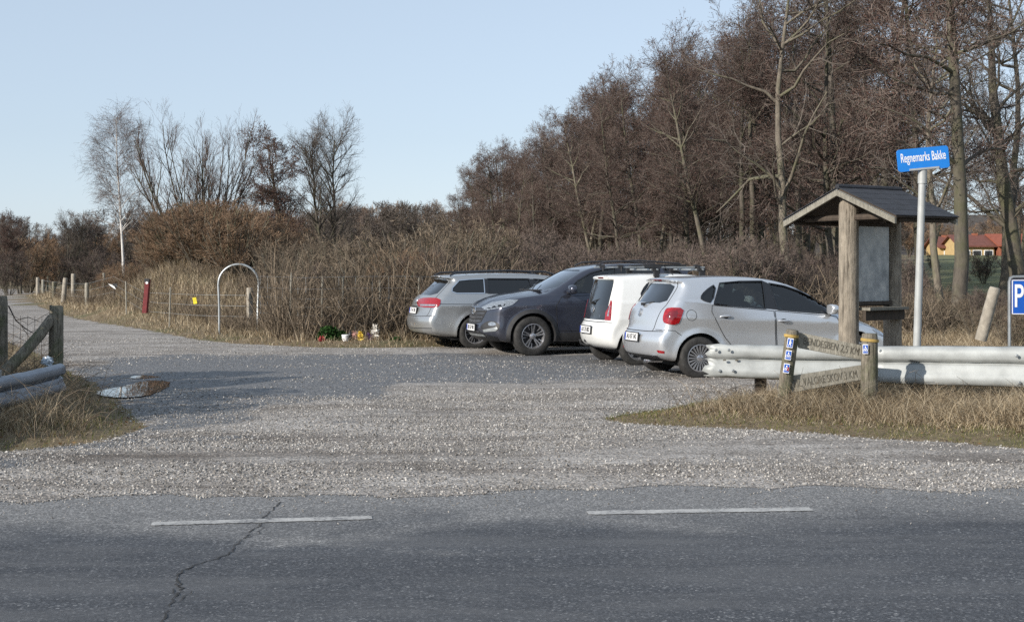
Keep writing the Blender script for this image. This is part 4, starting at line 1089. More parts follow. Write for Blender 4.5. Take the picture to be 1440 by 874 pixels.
# bank along the path and the foot of the thicket
X, Y, sd, Z = scatter(520000, -34, 9, 26, 100, rs, lambda X, Y, sd: inview(X, Y) & (sd < 11) & (X < 9) & (X > -.5 * Y) & (Y > 26) & (rs.rand(len(X)) < np.clip(38 / Y, 0, 1) ** 1.5))
keep = (sd < 5.5) | (rs.rand(len(X)) < .55); X, Y, sd, Z = X[keep], Y[keep], sd[keep], Z[keep]
tall = (.25 + .75 * sstep(.2, 1.5, sd)) * (.35 + .9 * fbm(X, Y, 1.4, 62)); gm = (rs.rand(len(X)) < .30 * (1 - sstep(.1, .7, sd)))
G.append(blades(X[~gm], Y[~gm], Z[~gm] - .02, (.05 + .44 * tall * rs.uniform(.3, 1.2, len(X)))[~gm], (.008 + .0002 * Y[~gm]), rs.uniform(.1, 1.1, (~gm).sum()), rs, 2))
GG.append(blades(X[gm], Y[gm], Z[gm] - .01, rs.uniform(.05, .12, gm.sum()), np.full(gm.sum(), .012), rs.uniform(.2, 1.0, gm.sum()), rs, 1 + 1))
# rough ground beyond the right guardrail
X, Y, sd, Z = scatter(120000, 4.5, 17, 17, 42, rs, lambda X, Y, sd: inview(X, Y) & (sd > .1))
G.append(blades(X, Y, Z - .01, (.1 + .5 * fbm(X, Y, 1.2, 63)) * rs.uniform(.4, 1.2, len(X)), np.full(len(X), .009), rs.uniform(.2, 1.3, len(X)), rs, 2))
v, f = join(G); tag(mesh_obj('dead_grass', v, f, M['straw']), 'straw-coloured dead winter grass along the verges and the path', 'dry grass', kind='stuff')
v, f = join(GG); tag(mesh_obj('green_grass', v, f, M['green']), 'short green grass at the edges of the gravel', 'grass', kind='stuff')
print('grass', len(v))
X, Y, sd, Z = scatter(16000, -9, 9, 10.5, 34, rs, lambda X, Y, sd: inview(X, Y) & (sd < 2.2))
n_ = len(X); T_ = np.array([[-1, 0, 0], [0, -.6, .15], [1, 0, 0], [0, .6, .15]]); V_ = np.einsum('nij,nkj->nki', rot_rand(n_, rs), T_[None] * rs.uniform(.012, .03, n_)[:, None, None]); V_[:, :, 2] *= .4; V_ += np.stack([X, Y, Z + .02], -1)[:, None]
M['leaf'] = mat_blades('fallen_leaves', [(0, (.05, .03, .018)), (.5, (.15, .085, .045)), (1, (.32, .21, .11))])
tag(mesh_obj('fallen_leaves', V_.reshape(-1, 3), np.arange(4 * n_).reshape(-1, 4), M['leaf']), 'small brown fallen leaves caught in the grass of the verges', 'leaves', kind='stuff')

def perp(D, r):
    a = r.normal(size=D.shape); a -= (a * D).sum(-1, keepdims=True) * D; return a / (np.linalg.norm(a, axis=-1, keepdims=True) + 1e-9)
def ribbons(Pt, Wd, r):
    """tapering flat twigs: Pt (N,K,3), Wd (N,K)"""
    N, K, _ = Pt.shape; D = Pt[:, -1] - Pt[:, 0]; D /= np.linalg.norm(D, axis=1)[:, None] + 1e-9; s = perp(D, r)
    a = Pt - s[:, None] * Wd[..., None] / 2; b = Pt + s[:, None] * Wd[..., None] / 2; V = np.stack([a, b], 2).reshape(-1, 3)
    F = np.array([[2 * k, 2 * k + 1, 2 * k + 3, 2 * k + 2] for k in range(K - 1)]); return V, (F[None] + 2 * K * np.arange(N)[:, None, None]).reshape(-1, 4)
def prisms(Pt, Rd, sides, r):
    N, K, _ = Pt.shape; D = np.gradient(Pt, axis=1); D /= np.linalg.norm(D, axis=2)[..., None] + 1e-9
    s = perp(D[:, 0], r)[:, None]; s = s - (s * D).sum(-1, keepdims=True) * D; s /= np.linalg.norm(s, axis=2)[..., None] + 1e-9; b = np.cross(D, s)
    L = [Pt + (s * math.cos(2 * math.pi * k / sides) + b * math.sin(2 * math.pi * k / sides)) * Rd[..., None] for k in range(sides)]
    V = np.stack(L, 2).reshape(-1, 3)
    F = np.array([[i * sides + k, i * sides + (k + 1) % sides, (i + 1) * sides + (k + 1) % sides, (i + 1) * sides + k] for i in range(K - 1) for k in range(sides)])
    return V, (F[None] + K * sides * np.arange(N)[:, None, None]).reshape(-1, 4)
def spawn(Pt, Rd, n, t0, t1, ang, asd, length, K, trop, wig, rr, r, taper_t=.5, rend=.3, rmin=.0):
    """children of every branch in Pt"""
    N, Kp, _ = Pt.shape; pi = np.repeat(np.arange(N), n); t = r.uniform(t0, t1, N * n); u = t * (Kp - 1); i = np.minimum(u.astype(int), Kp - 2); fr = (u - i)[:, None]
    p0 = Pt[pi, i] * (1 - fr) + Pt[pi, i + 1] * fr; D = Pt[pi, i + 1] - Pt[pi, i]; D /= np.linalg.norm(D, axis=1)[:, None] + 1e-9
    R0 = Rd[pi, i] * (1 - fr[:, 0]) + Rd[pi, i + 1] * fr[:, 0]
    a = np.radians(r.normal(ang, asd, N * n))[:, None]; d = D * np.cos(a) + perp(D, r) * np.sin(a)
    L = length * (1 - taper_t * t) * r.uniform(.55, 1.15, N * n); pts = [p0]; st = (L / (K - 1))[:, None]
    for k in range(K - 1):
        d = d + r.normal(size=d.shape) * wig + np.array([0, 0, trop]); d /= np.linalg.norm(d, axis=1)[:, None]; pts.append(pts[-1] + d * st)
    P2 = np.stack(pts, 1); r0 = np.maximum(np.minimum(R0 * .85, L * rr), rmin); R2 = r0[:, None] * np.linspace(1, rend, K)[None]
    return P2, R2
def stem(p0, d0, L, K, trop, wig, r0, r1, r):
    p = np.array(p0, float); d = np.array(d0, float); d /= np.linalg.norm(d); P_ = [p]
    for k in range(K - 1):
        d = d + r.normal(size=3) * wig + np.array([0, 0, trop]); d /= np.linalg.norm(d); p = p + d * L / (K - 1); P_.append(p)
    return np.array(P_)[None], (r0 * (1 - np.linspace(0, 1, K)) ** .8 * (1 - r1 / r0) + r1)[None]

def mat_bark(name, c, c2, scale=3.0, moss=None, rough=.9, grain=0):
    t = NT(name); v = t.coord('Object'); vv_ = t.coord('Object', (1, 1, .35)); oi = t.N('ObjectInfo')
    n = t.noise(vv_, scale * 3, 6, .7); col = t.ramp(n, [(.3, c), (.7, c2)])
    if moss is not None: col = t.mix(t.ramp(t.noise(v, scale * .4, 4), [(.45, 0), (.62, .75)]), col, moss)
    if grain:
        gv = t.noise(t.coord('Object', (1, 1, .05)), grain, 5, .75); col = t.mix(1.0, col, t.ramp(gv, [(.36, (.35, .33, .31)), (.46, (.9, .9, .9)), (.7, (1.15, 1.13, 1.1))]), 'MULTIPLY'); n = t.math('ADD', n, gv)
    br = t.math('ADD', .78, t.math('MULTIPLY', oi.outputs['Random'], .45)); cb = t.N("CombineColor"); [t.link(br, cb.inputs[i_]) for i_ in range(3)]; col = t.mix(1.0, col, cb.outputs[0], "MULTIPLY")
    t.set(base=col, rough=rough); t.bump(n, .6, .03); return t.m
def mat_twig(name, a, b, rnd=.3):
    t = NT(name); oi = t.N('ObjectInfo'); gi = t.N('NewGeometry'); t.n.remove(t.b)
    f = t.math('ADD', t.math('MULTIPLY', oi.outputs['Random'], rnd), t.math('MULTIPLY', gi.outputs['Random Per Island'], 1 - rnd))
    d = t.N('BsdfDiffuse'); t.link(t.ramp(f, [(.0, a), (1, b)]), d.inputs[0]); t.link(d.outputs[0], t.out.inputs[0]); return t.m
M['bark'] = mat_bark('alder_bark', (.036, .031, .026), (.125, .106, .084), moss=(.07, .07, .036))
M['bark_pale'] = mat_bark('pale_bark', (.075, .063, .05), (.215, .185, .145), moss=(.11, .11, .06))
M['birch_bark'] = mat_bark('birch_bark', (.42, .40, .38), (.80, .78, .75), 1.2)
M['twig_alder'] = mat_twig('alder_twigs', (.040, .033, .031), (.21, .165, .142))
M['cone'] = mat_twig('alder_cones_and_catkins', (.040, .024, .022), (.135, .08, .066))
M['twig_grey'] = mat_twig('grey_twigs', (.05, .042, .038), (.18, .155, .135))
M['twig_birch'] = mat_twig('birch_twigs', (.07, .05, .045), (.17, .13, .11))
M['twig_red'] = mat_twig('red_brown_twigs', (.080, .052, .036), (.31, .215, .145))
M['twig_tan'] = mat_twig('tan_twigs', (.036, .029, .024), (.25, .20, .148), .15)
M['conifer'] = mat_twig('dark_needles', (.012, .02, .012), (.05, .065, .03))
M['evergreen'] = mat_twig('ivy_leaves', (.01, .03, .01), (.05, .10, .03))

def blobs(Pc, s, r):
    n = len(Pc); T = np.array([[1, 1, 1], [1, -1, -1], [-1, 1, -1], [-1, -1, 1]]) * .6
    V = T[None] * s[:, None, None] * np.array([1, 1, 1.3]); V = np.einsum('nij,nkj->nki', rot_rand(n, r), V) + Pc[:, None]
    F = np.array([[0, 1, 2, 2], [0, 2, 3, 3], [0, 3, 1, 1], [1, 3, 2, 2]])[:, :3]; return V.reshape(-1, 3), (F[None] + 4 * np.arange(n)[:, None, None]).reshape(-1, 3)
TREES = {}; TH = {}
def tree_variant(key, trunkm, twigm, seed, Ht, r0, lean=(0, 0), l1=(34, .22, .98, 62, 12, .26, .10), l2=(9, 40, .42), l3=(6, 42, .45), l4=(4, 38, .5), wig=.14, trop=.05, droop=0.0, cones=0, tw=.010, stems=1, spread=0.0, trunk_wig=.05, taper=.55, rk=.020):
    r = np.random.RandomState(seed); TP, TR = [], []
    for s_ in range(stems):
        a = 2 * math.pi * s_ / stems + r.uniform(-.3, .3); sp = spread * r.uniform(.3, 1.1)
        d = (lean[0] + sp * math.cos(a), lean[1] + sp * math.sin(a), 1)
        p, q = stem((.12 * math.cos(a) * (stems > 1), .12 * math.sin(a) * (stems > 1), -.15), d, Ht * (1 if s_ == 0 else r.uniform(.75, 1.0)), 9, .03, trunk_wig, r0 * (1 if s_ == 0 else r.uniform(.5, .95)), .012, r); TP.append(p); TR.append(q)
    TP = np.concatenate(TP); TR = np.concatenate(TR)
    P1, R1 = spawn(TP, TR, l1[0], l1[1], l1[2], l1[3], l1[4], Ht * l1[5], 6, l1[6], wig, rk, r, taper, .25)
    ln = Ht * l1[5]
    P2, R2 = spawn(P1, R1, l2[0], .15, 1, l2[1], 12, ln * l2[2], 5, trop, wig, .013, r, .45, .35)
    P3, R3 = spawn(P2, R2, l3[0], .1, 1, l3[1], 14, ln * l2[2] * l3[2], 4, trop - droop, wig, .010, r, .4, .4, tw * .45)
    P4, R4 = spawn(P3, R3, l4[0], .1, 1, l4[1], 14, ln * l2[2] * l3[2] * l4[2], 3, -droop * 1.5, wig, .010, r, .3, .4, tw * .4)
    tv, tf = join([prisms(TP, TR, 9, r), prisms(P1, R1, 5, r)])
    cv, cf = join([prisms(P2, R2, 3, r), ribbons(P3, np.maximum(R3 * 2, tw), r), ribbons(P4, np.maximum(R4 * 2, tw * .8), r)])
    TH[key] = float(np.percentile(np.concatenate([cv[:, 2], tv[:, 2]]), 99.7))
    tm = bpy.data.meshes.new('trunk'); to_ = mesh_obj('trunk', tv, tf, M[trunkm], smooth=True); co_ = mesh_obj('crown', cv, cf, M[twigm])
    con = None
    if cones:
        tips = P4[:, 1:].reshape(-1, 3); tips = tips[r.rand(len(tips)) < cones]
        bv, bf = blobs(tips, r.uniform(.012, .030, len(tips)), r); con = mesh_obj('catkins', bv, bf, M['cone'])
    TREES[key] = (to_.data, co_.data, con.data if con else None)
    for o in (to_, co_, con):
        if o: bpy.data.objects.remove(o)
    bpy.data.meshes.remove(tm)
def plant(key, name, x, y, s, rz, label, cat, group, z=None, sz=1.0, tilt=(0, 0)):
    e = empty(name, (x, y, H(x, y) if z is None else z), rz, label, cat, group); e.scale = (s, s, s * sz); e.rotation_euler = (tilt[0], tilt[1], rz)
    a, b, c = TREES[key]
    for nm, me in (('trunk', a), ('crown', b), ('catkins', c)):
        if me is None: continue
        o = bpy.data.objects.new(nm if not key.startswith('bush') or nm != 'trunk' else 'stems', me); COL.objects.link(o); o.parent = e
    return e
# ================================================================== TREES AND BUSHES
T0 = time.time()
tree_variant('alder1', 'bark', 'twig_alder', 11, 14, .20, l1=(40, .24, .98, 66, 12, .25, .04), cones=.4, tw=.013)
tree_variant('alder2', 'bark', 'twig_alder', 12, 14, .17, lean=(.12, .05), l1=(36, .30, .98, 70, 14, .25, .03), cones=.4, tw=.013)
tree_variant('alder3', 'bark', 'twig_alder', 13, 14, .18, stems=2, spread=.16, l1=(24, .25, .98, 64, 14, .25, .05), cones=.4, tw=.013)
tree_variant('alder4', 'bark_pale', 'twig_alder', 14, 13, .15, lean=(-.18, .0), l1=(34, .35, .98, 60, 14, .28, .05), cones=.3, tw=.012, trunk_wig=.09)
tree_variant('oak', 'bark', 'twig_grey', 15, 13, .30, l1=(30, .22, .98, 52, 12, .36, .05), l2=(10, 44, .4), l3=(7, 44, .45), wig=.22, tw=.012)
tree_variant('limbs', 'bark_pale', 'twig_grey', 16, 12, .16, lean=(.22, 0), l1=(14, .3, .95, 55, 14, .42, .02), l2=(8, 44, .4), l3=(5, 44, .45), l4=(3, 40, .5), wig=.25, trunk_wig=.12)
tree_variant('birch', 'birch_bark', 'twig_birch', 25, 9.2, .080, l1=(54, .34, .99, 54, 8, .36, .03), l2=(8, 34, .42), l3=(6, 34, .5), l4=(3, 30, .6), wig=.10, trop=.02, droop=.12, tw=.0055, trunk_wig=.018, taper=.82, rk=.009)
tree_variant('ash', 'bark', 'twig_grey', 22, 9.6, .13, stems=2, spread=.07, l1=(34, .30, .97, 40, 7, .36, .09), l2=(10, 34, .40), l3=(6, 36, .45), l4=(3, 34, .5), wig=.10, trop=.06, tw=.0075, taper=.5)
tree_variant('dark_alder', 'bark', 'twig_alder', 23, 8.2, .15, lean=(-.14, 0), stems=2, spread=.12, l1=(22, .34, .98, 66, 12, .33, .04), l2=(9, 42, .42), l3=(6, 42, .45), l4=(4, 40, .5), wig=.22, cones=.7, tw=.012, trunk_wig=.07)
tree_variant('willow', 'bark', 'twig_birch', 24, 7.4, .07, stems=16, spread=.60, l1=(9, .22, .97, 26, 9, .34, .10), l2=(5, 22, .5), l3=(4, 24, .5), l4=(2, 24, .5), wig=.08, trop=.08, tw=.006, trunk_wig=.04, taper=.6)
tree_variant('bush1', 'bark_pale', 'twig_red', 31, 3.1, .022, stems=34, spread=.55, l1=(7, .15, .97, 26, 10, .32, .05), l2=(5, 28, .5), l3=(4, 30, .5), l4=(1, 30, .6), wig=.12, tw=.010)
tree_variant('bush2', 'bark_pale', 'twig_tan', 32, 2.5, .018, stems=22, spread=.75, l1=(6, .15, .97, 34, 12, .38, .03), l2=(4, 34, .5), l3=(4, 34, .5), l4=(1, 30, .6), wig=.18, tw=.010)
tree_variant('bush3', 'bark', 'twig_alder', 33, 2.8, .020, stems=20, spread=.6, l1=(7, .15, .97, 34, 12, .35, .04), l2=(5, 34, .5), l3=(4, 34, .5), l4=(2, 30, .6), wig=.18, tw=.010)
tree_variant('far1', 'bark', 'twig_alder', 41, 10, .18, l1=(26, .15, .98, 55, 12, .34, .08), l2=(8, 40, .45), l3=(5, 40, .5), l4=(2, 36, .6), tw=.035, cones=0)
tree_variant('far2', 'bark', 'twig_grey', 42, 9, .16, stems=3, spread=.2, l1=(14, .12, .98, 50, 12, .38, .08), l2=(7, 40, .45), l3=(5, 40, .5), l4=(2, 36, .6), tw=.035)
tree_variant('far3', 'bark', 'twig_red', 43, 7, .10, stems=7, spread=.35, l1=(10, .1, .98, 40, 12, .34, .08), l2=(6, 36, .45), l3=(5, 36, .5), l4=(2, 36, .6), tw=.030)
print('variants', time.time() - T0)

rr = random.Random(5)
def ptop(key, name, px, d, ytop, rz, *a, **k):
    x = SX(px, d); z = k.pop('z', None); z = H(x, d) if z is None else z
    return plant(key, name, x, d, (SZ(ytop, d) - z) / TH[key] / k.get('sz', 1.0), rz, *a, z=z, **k)
def pxplant(key, name, px, d, s, rz, label, cat, group, **k): return plant(key, name, SX(px, d), d, s, rz, label, cat, group, **k)
# left group
ptop('birch', 'birch_tree', 174, 60, 146, .4, 'slender white-barked birch with hanging twigs standing alone at the far left', 'tree', None)
ptop('willow', 'willow_tree', 283, 50, 146, 1.3, 'many-stemmed bare willow fanning out above the red-brown bush', 'tree', None, z=.9)
ptop('dark_alder', 'alder_tree', 411, 58, 176, .15, 'dark gnarled alder with dense twig clumps beside the tall rounded tree', 'tree', None, z=.2)
ptop('ash', 'ash_tree', 463, 72, 151, .9, 'tall rounded bare tree with a fine fan of twigs against the sky', 'tree', None)
for i, (px, d, s) in enumerate(((250, 47.5, 296), (282, 46.5, 282), (312, 47.5, 284), (345, 48.5, 290), (234, 50, 310), (298, 49.5, 281), (268, 50, 286), (374, 50, 310), (330, 45.5, 300))):
    ptop('bush1', 'willow_bush', px, d, s, i * 1.7, 'dense red-brown multi-stemmed bush on the grassy mound below the willow', 'bush', 'red-brown bushes on the mound', sz=.70)
# rows behind them: the top line climbs from left to right
def topz(px):
    pts = [(620, 285), (640, 250), (665, 215), (700, 186), (760, 180), (800, 150), (850, 100), (900, 78), (950, 55), (1000, 28), (1060, 5), (1120, -30), (1250, -60), (1500, -60)]
    for (a, u), (b, v_) in zip(pts[:-1], pts[1:]):
        if a <= px <= b: return u + (v_ - u) * (px - a) / (b - a)
    return -60
# hero alders of the wood on the right
hero = [(1345, 36, 'alder1', 1.08, 'thick dark trunk rising behind the street sign pole'), (1302, 46, 'alder2', 1.0, 'slim reddish trunk just left of the street sign'), (1328, 39, 'limbs', .75, 'pale mossy leaning trunk beside the thick dark one'),
        (1180, 46, 'alder3', 1.05, 'twin-stemmed alder rising above the shelter roof'), (1118, 44, 'limbs', .98, 'pale crooked trunk leaning left, just left of the shelter'), (1006, 52, 'alder4', .98, 'leaning pale trunk above the silver hatchback roof'),
        (900, 60, 'alder2', .98, 'straight alder behind the white car with wide side limbs'), (768, 84, 'alder4', .80, 'leaning trunk at the left end of the tall wood'), (1405, 52, 'limbs', 1.1, 'dark leaning trunk crossing the sky at the right edge'),
        (1242, 50, 'alder1', 1.0, 'tall alder right behind the shelter roof'), (1060, 58, 'alder1', 1.0, 'tall alder between the leaning pale trunk and the shelter'), (955, 66, 'alder3', .95, 'forked alder above the dark SUV roof'),
        (845, 74, 'alder1', .92, 'alder rising above the SUV windscreen'), (1432, 42, 'oak', .86, 'spreading bare oak cut by the right edge of view')]
for i, (px, d, k, s, txt) in enumerate(hero):
    if px < 1100: s = (SZ(topz(px) + 6, d) - H(SX(px, d), d)) / TH[k]
    elif k != 'limbs': s = s * 14 / TH[k]
    pxplant(k, 'alder_tree' if k != 'oak' else 'oak_tree', px, d, s, i * 2.3 + .5 if k != 'limbs' else (math.pi if px < 1350 else 0), txt, 'tree', 'bare alders of the wood')
rows = 0
for base_d, step, jit in ((60, 40, 8), (76, 34, 9), (94, 30, 10), (116, 26, 12)):
    px = 648 + rr.uniform(0, 20)
    while px < 1500:
        d = base_d + rr.uniform(-jit, jit) + max(0, (900 - px) * .10)
        ht = SZ(topz(px) + rr.uniform(0, 30) + (10 if base_d < 70 else 0), d); k = rr.choice(['alder1', 'alder2', 'alder3', 'alder1', 'alder3', 'alder4'])
        ht = min(ht, 18.0) if px < 1150 else rr.uniform(12.5, 16)
        if px > 1270 and (rr.random() < .55 or d < 100): px += step; continue
        s = ht / TH[k]
        pxplant(k, 'alder_tree', px, d, s * rr.uniform(.93, 1.0), rr.uniform(0, 6.28), 'bare purple-brown alder in the dense rows behind the parked cars', 'tree', 'bare alders in the dense rows of the wood'); rows += 1
        px += step * rr.uniform(.75, 1.25) * (.75 if px < 850 else 1)
print('alders', rows)
def scrub(px):
    pts = [(0, 385), (150, 366), (205, 352), (240, 318), (300, 300), (380, 318), (440, 340), (520, 346), (575, 334), (620, 316), (660, 320), (700, 345), (780, 362), (900, 366), (1000, 368), (1180, 368), (1260, 380), (1320, 405), (1700, 425)]
    return np.interp(px, [p[0] for p in pts], [p[1] for p in pts])
BH = TH
def bush_scale(k, px, d, f):
    return max(.16, (SZ(scrub(px), d) - H(SX(px, d), d)) * f / BH[k])
# undergrowth between the wood and the fence
n_b = 0
for i in range(150):
    px = rr.uniform(385, 1300); d = rr.uniform(31.5, 62) if px < 700 else rr.uniform(34, 66)
    if px > 820 and d < 33: continue
    x = SX(px, d)
    if lot_sd(np.array([x]), np.array([d]))[0] < 1.0: continue
    k = rr.choice(['bush2', 'bush2', 'bush3', 'bush1'] if px < 760 else ['bush3', 'bush2', 'bush1'])
    if px > 740: k = 'bush3'
    s = bush_scale(k, px, d, rr.uniform(.62, 1.0) if px < 740 else rr.uniform(.75, 1.45))
    g, lb = {'bush1': ('red-brown bushes in the thicket', 'upright red-brown bush in the thicket behind the wire fence'), 'bush2': ('tan bushes in the thicket', 'tangled tan bush in the thicket behind the wire fence'), 'bush3': ('dark bushes in the thicket', 'low dark bare bush in the thicket behind the parked cars')}[k]
    plant(k, 'bare_bush', x, d, s, rr.uniform(0, 6.28), lb, 'bush', g); n_b += 1
for i in range(34):
    d = rr.uniform(24, 48); px = rr.uniform(1275, 1500); x = SX(px, d)
    if lot_sd(np.array([x]), np.array([d]))[0] < .8: continue
    kk = rr.choice(['bush3', 'bush2']); plant(kk, 'bare_bush', x, d, bush_scale(kk, px, d, rr.uniform(.7, 1.1)), rr.uniform(0, 6.28), 'low bramble bush on rough ground beyond the right guardrail', 'bush', 'low bramble bushes beyond the right guardrail')
for i, (px, d, s) in enumerate(((600, 36, .95), (640, 38, 1.05), (660, 42, 1.1), (560, 35, .8), (520, 38, .85), (470, 40, .9), (430, 42, .85))):
    pxplant('bush2', 'bare_bush', px, d, bush_scale('bush2', px, d, 1.08), i * 2.1, 'pale branchy bush standing out against the brown thicket', 'bush', 'pale branchy bushes above the fence')
for i in range(46):
    px = rr.uniform(150, 400); d = rr.uniform(50, 66); x = SX(px, d)
    if lot_sd(np.array([x]), np.array([d]))[0] < 1.5: continue
    kk = rr.choice(['bush3', 'bush1', 'bush2']); plant(kk, 'bare_bush', x, d, bush_scale(kk, px, d, rr.uniform(.6, 1.0)), rr.uniform(0, 6.28), 'low brown bush on the bank between the birch and the willow', 'bush', 'low brown bushes on the bank by the birch')
# far woods behind everything
def farline(px):
    pts = [(-60, 305), (30, 300), (62, 330), (90, 305), (120, 300), (150, 318), (190, 296), (240, 285), (300, 288), (380, 292), (450, 285), (500, 280), (560, 284), (620, 282), (680, 288), (760, 290), (1600, 300)]
    for (a, u), (b, v_) in zip(pts[:-1], pts[1:]):
        if a <= px <= b: return u + (v_ - u) * (px - a) / (b - a)
    return 300
nf = 0
for d0, step in ((100, 34), (125, 27), (155, 24), (190, 20), (235, 19)):
    px = -40
    while px < (600 if d0 < 150 else 1290):
        d = d0 * rr.uniform(.93, 1.07); x = SX(px, d)
        if d0 == 100 and px < 200: px += step * 1.3; 
        if d0 == 100 and lot_sd(np.array([x]), np.array([d]))[0] < 3: px += step; continue
        h0 = H(x, d); ht = SZ(farline(px) + rr.uniform(-3, 26), d) - h0; k = rr.choice(['far1', 'far2', 'far3', 'far2']); s = max(.3, ht / TH[k])
        plant(k, 'bare_tree', x, d, s, rr.uniform(0, 6.28), 'small bare tree in the brown wood far beyond the thicket', 'tree', 'bare trees of the far wood', z=h0); nf += 1
        px += step * rr.uniform(.7, 1.3)
for d0, step in ((200, 22), (250, 20)):
    px = 1180
    while px < 1500:
        d = d0 * rr.uniform(.95, 1.05); x = SX(px, d); h0 = H(x, d); k = rr.choice(['far1', 'far2', 'far3']); ht = SZ(rr.uniform(292, 318), d) - h0
        plant(k, 'bare_tree', x, d, max(.3, ht / TH[k]), rr.uniform(0, 6.28), 'bare tree on the hillside behind the red-roofed houses', 'tree', 'bare trees behind the houses', z=h0); nf += 1; px += step * rr.uniform(.8, 1.3)
for i in range(16):
    px = rr.uniform(1290, 1500); d = rr.uniform(62, 150); x = SX(px, d); kk = rr.choice(['bush3', 'far3', 'far2', 'far1']); ptop(kk, 'bare_tree', px, d, rr.uniform(350, 372), rr.uniform(0, 6.28), 'low bare tree in the field hedge in front of the red-roofed houses', 'tree', 'low trees of the field hedge'); nf += 1
print('far', nf, 'bushes', n_b)
# small trees at the far left
for i, (px, d, s, k) in enumerate(((28, 88, 297, 'dark_alder'), (8, 92, 305, 'oak'), (40, 92, 335, 'bush1'), (100, 95, 296, 'ash'), (122, 100, 294, 'far2'), (140, 96, 315, 'far1'), (60, 100, 335, 'far3'), (75, 98, 332, 'far3'), (12, 84, 350, 'bush3'), (130, 88, 352, 'bush3'), (155, 84, 350, 'bush3'), (100, 90, 360, 'bush3'))):
    ptop(k, 'small_tree', px, d, s, i * 1.3, ['dark twiggy tree beside the bend of the path', 'broad bare tree cut by the left edge of view', 'red-brown shrub under the dark twiggy tree at the bend', 'grey bare tree left of the white birch', 'low rounded tree between grey tree and birch', 'small dark tree just left of the birch trunk', 'low brown tree under the dark tree line, left one', 'low brown tree under the dark tree line, right one',
             'scrubby bush at the bend of the path by the left edge', 'scrubby bush left of the birch foot, nearer one', 'scrubby bush touching the birch foot', 'scrubby bush under the grey bare tree'][i], 'tree' if 'bush' not in k else 'bush', None)

# ---------------------------------------------------------------- thicket of canes and stalks
def thicket():
    r = np.random.RandomState(77); parts = []
    n = 15000; px = r.uniform(372, 1330, n); d = 29.5 + 34 * r.rand(n) ** 1.4; X = (px - CX) / FPX * d; sd = lot_sd(X, d)
    k = (sd > .7); X, Y = X[k], d[k]; px = px[k]; n = len(X); Z = terr(X, Y)
    hh = np.maximum(.4, (H_EYE - (scrub(px) - HY) / FPX * Y - Z)) * np.clip(.25 + 1.1 * fbm(X, Y, 2.2, 81), .3, 1.0) * r.uniform(.5, 1.1, n)
    D = np.stack([r.normal(0, .24, n), r.normal(0, .24, n), np.ones(n)], -1); pts = [np.stack([X, Y, Z - .05], -1)]
    for _ in range(4):
        D = D + r.normal(0, .16, (n, 3)); D /= np.linalg.norm(D, axis=1)[:, None]; pts.append(pts[-1] + D * (hh / 4)[:, None])
    Pm = np.stack(pts, 1); w = (.006 + .0055 * r.rand(n)) * (Y / 32); Rm = w[:, None] * np.linspace(1, .4, 5)[None]
    parts.append(ribbons(Pm, Rm * 2, r))
    P2, R2 = spawn(Pm, Rm, 5, .2, .98, 38, 14, .55, 3, .02, .16, .02, r, .5, .4, .003)
    parts.append(ribbons(P2, np.maximum(R2 * 2, .006), r))
    return join(parts)
v, f = thicket(); tag(mesh_obj('thicket', v, f, M['twig_tan']), 'brown tangle of canes and dead stalks behind the wire fence', 'thicket', kind='stuff')
def bank_weeds():
    r = np.random.RandomState(78); n = 26000; px = r.uniform(60, 560, n); d = 30 + 40 * r.rand(n) ** 1.2; X = (px - CX) / FPX * d; sd = lot_sd(X, d)
    k = (sd > .9) & (sd < 11) & (r.rand(n) < .25 + .75 * (fbm(X, d, 1.8, 71) > .5)); X, Y = X[k], d[k]; n = len(X); Z = terr(X, Y); hh = (.2 + .40 * fbm(X, Y, 1.6, 82)) * r.uniform(.6, 1.2, n)
    D = np.stack([r.normal(0, .2, n), r.normal(0, .2, n), np.ones(n)], -1); D /= np.linalg.norm(D, axis=1)[:, None]; P0 = np.stack([X, Y, Z], -1)
    Pm = np.stack([P0, P0 + D * (hh / 2)[:, None], P0 + (D + r.normal(0, .08, (n, 3))) * hh[:, None]], 1); Rm = np.full((n, 3), .005) * np.array([1, .8, .5])
    P2, R2 = spawn(Pm, Rm, 4, .3, .98, 35, 12, .28, 3, .02, .14, .02, r, .5, .4, .003)
    return join([ribbons(Pm, Rm * 2, r), ribbons(P2, np.maximum(R2 * 2, .006), r)])
v, f = bank_weeds(); tag(mesh_obj('dead_weeds', v, f, M['twig_tan']), 'brown dead weeds standing in the grass of the bank', 'weeds', kind='stuff')
def brambles(name, x0, x1, y0, y1, n, hgt, label, ok):
    r = np.random.RandomState(len(name) * 7 + n); X = r.uniform(x0, x1, n); Y = r.uniform(y0, y1, n); k = ok(X, Y) & (lot_sd(X, Y) > .25); X, Y = X[k], Y[k]; n = len(X); Z = terr(X, Y)
    az = r.uniform(0, 2 * np.pi, n); D = np.stack([np.cos(az) * .5, np.sin(az) * .5, np.full(n, 1.0)], -1); L = hgt * r.uniform(.4, 1.2, n); pts = [np.stack([X, Y, Z - .02], -1)]
    for i in range(5):
        D = D + r.normal(0, .12, (n, 3)) + np.array([0, 0, -.28]); D /= np.linalg.norm(D, axis=1)[:, None]; q_ = pts[-1] + D * (L / 4)[:, None]; q_[:, 2] = np.maximum(q_[:, 2], Z + .02); pts.append(q_)
    Pm = np.stack(pts, 1); v, f = prisms(Pm, np.full(Pm.shape[:2], .0032) * np.linspace(1, .5, 6)[None], 3, r)
    tag(mesh_obj(name, v, f, M['twig_tan']), label, 'stalks', kind='stuff')
brambles('dead_stalks', 1.6, 8.5, 13.2, 18.0, 1300, .42, 'bent dead stalks in the dry verge under the right guardrail', lambda X, Y: (Y > 14.6 - .3 * (X - 2)) & (Y < 17.5))
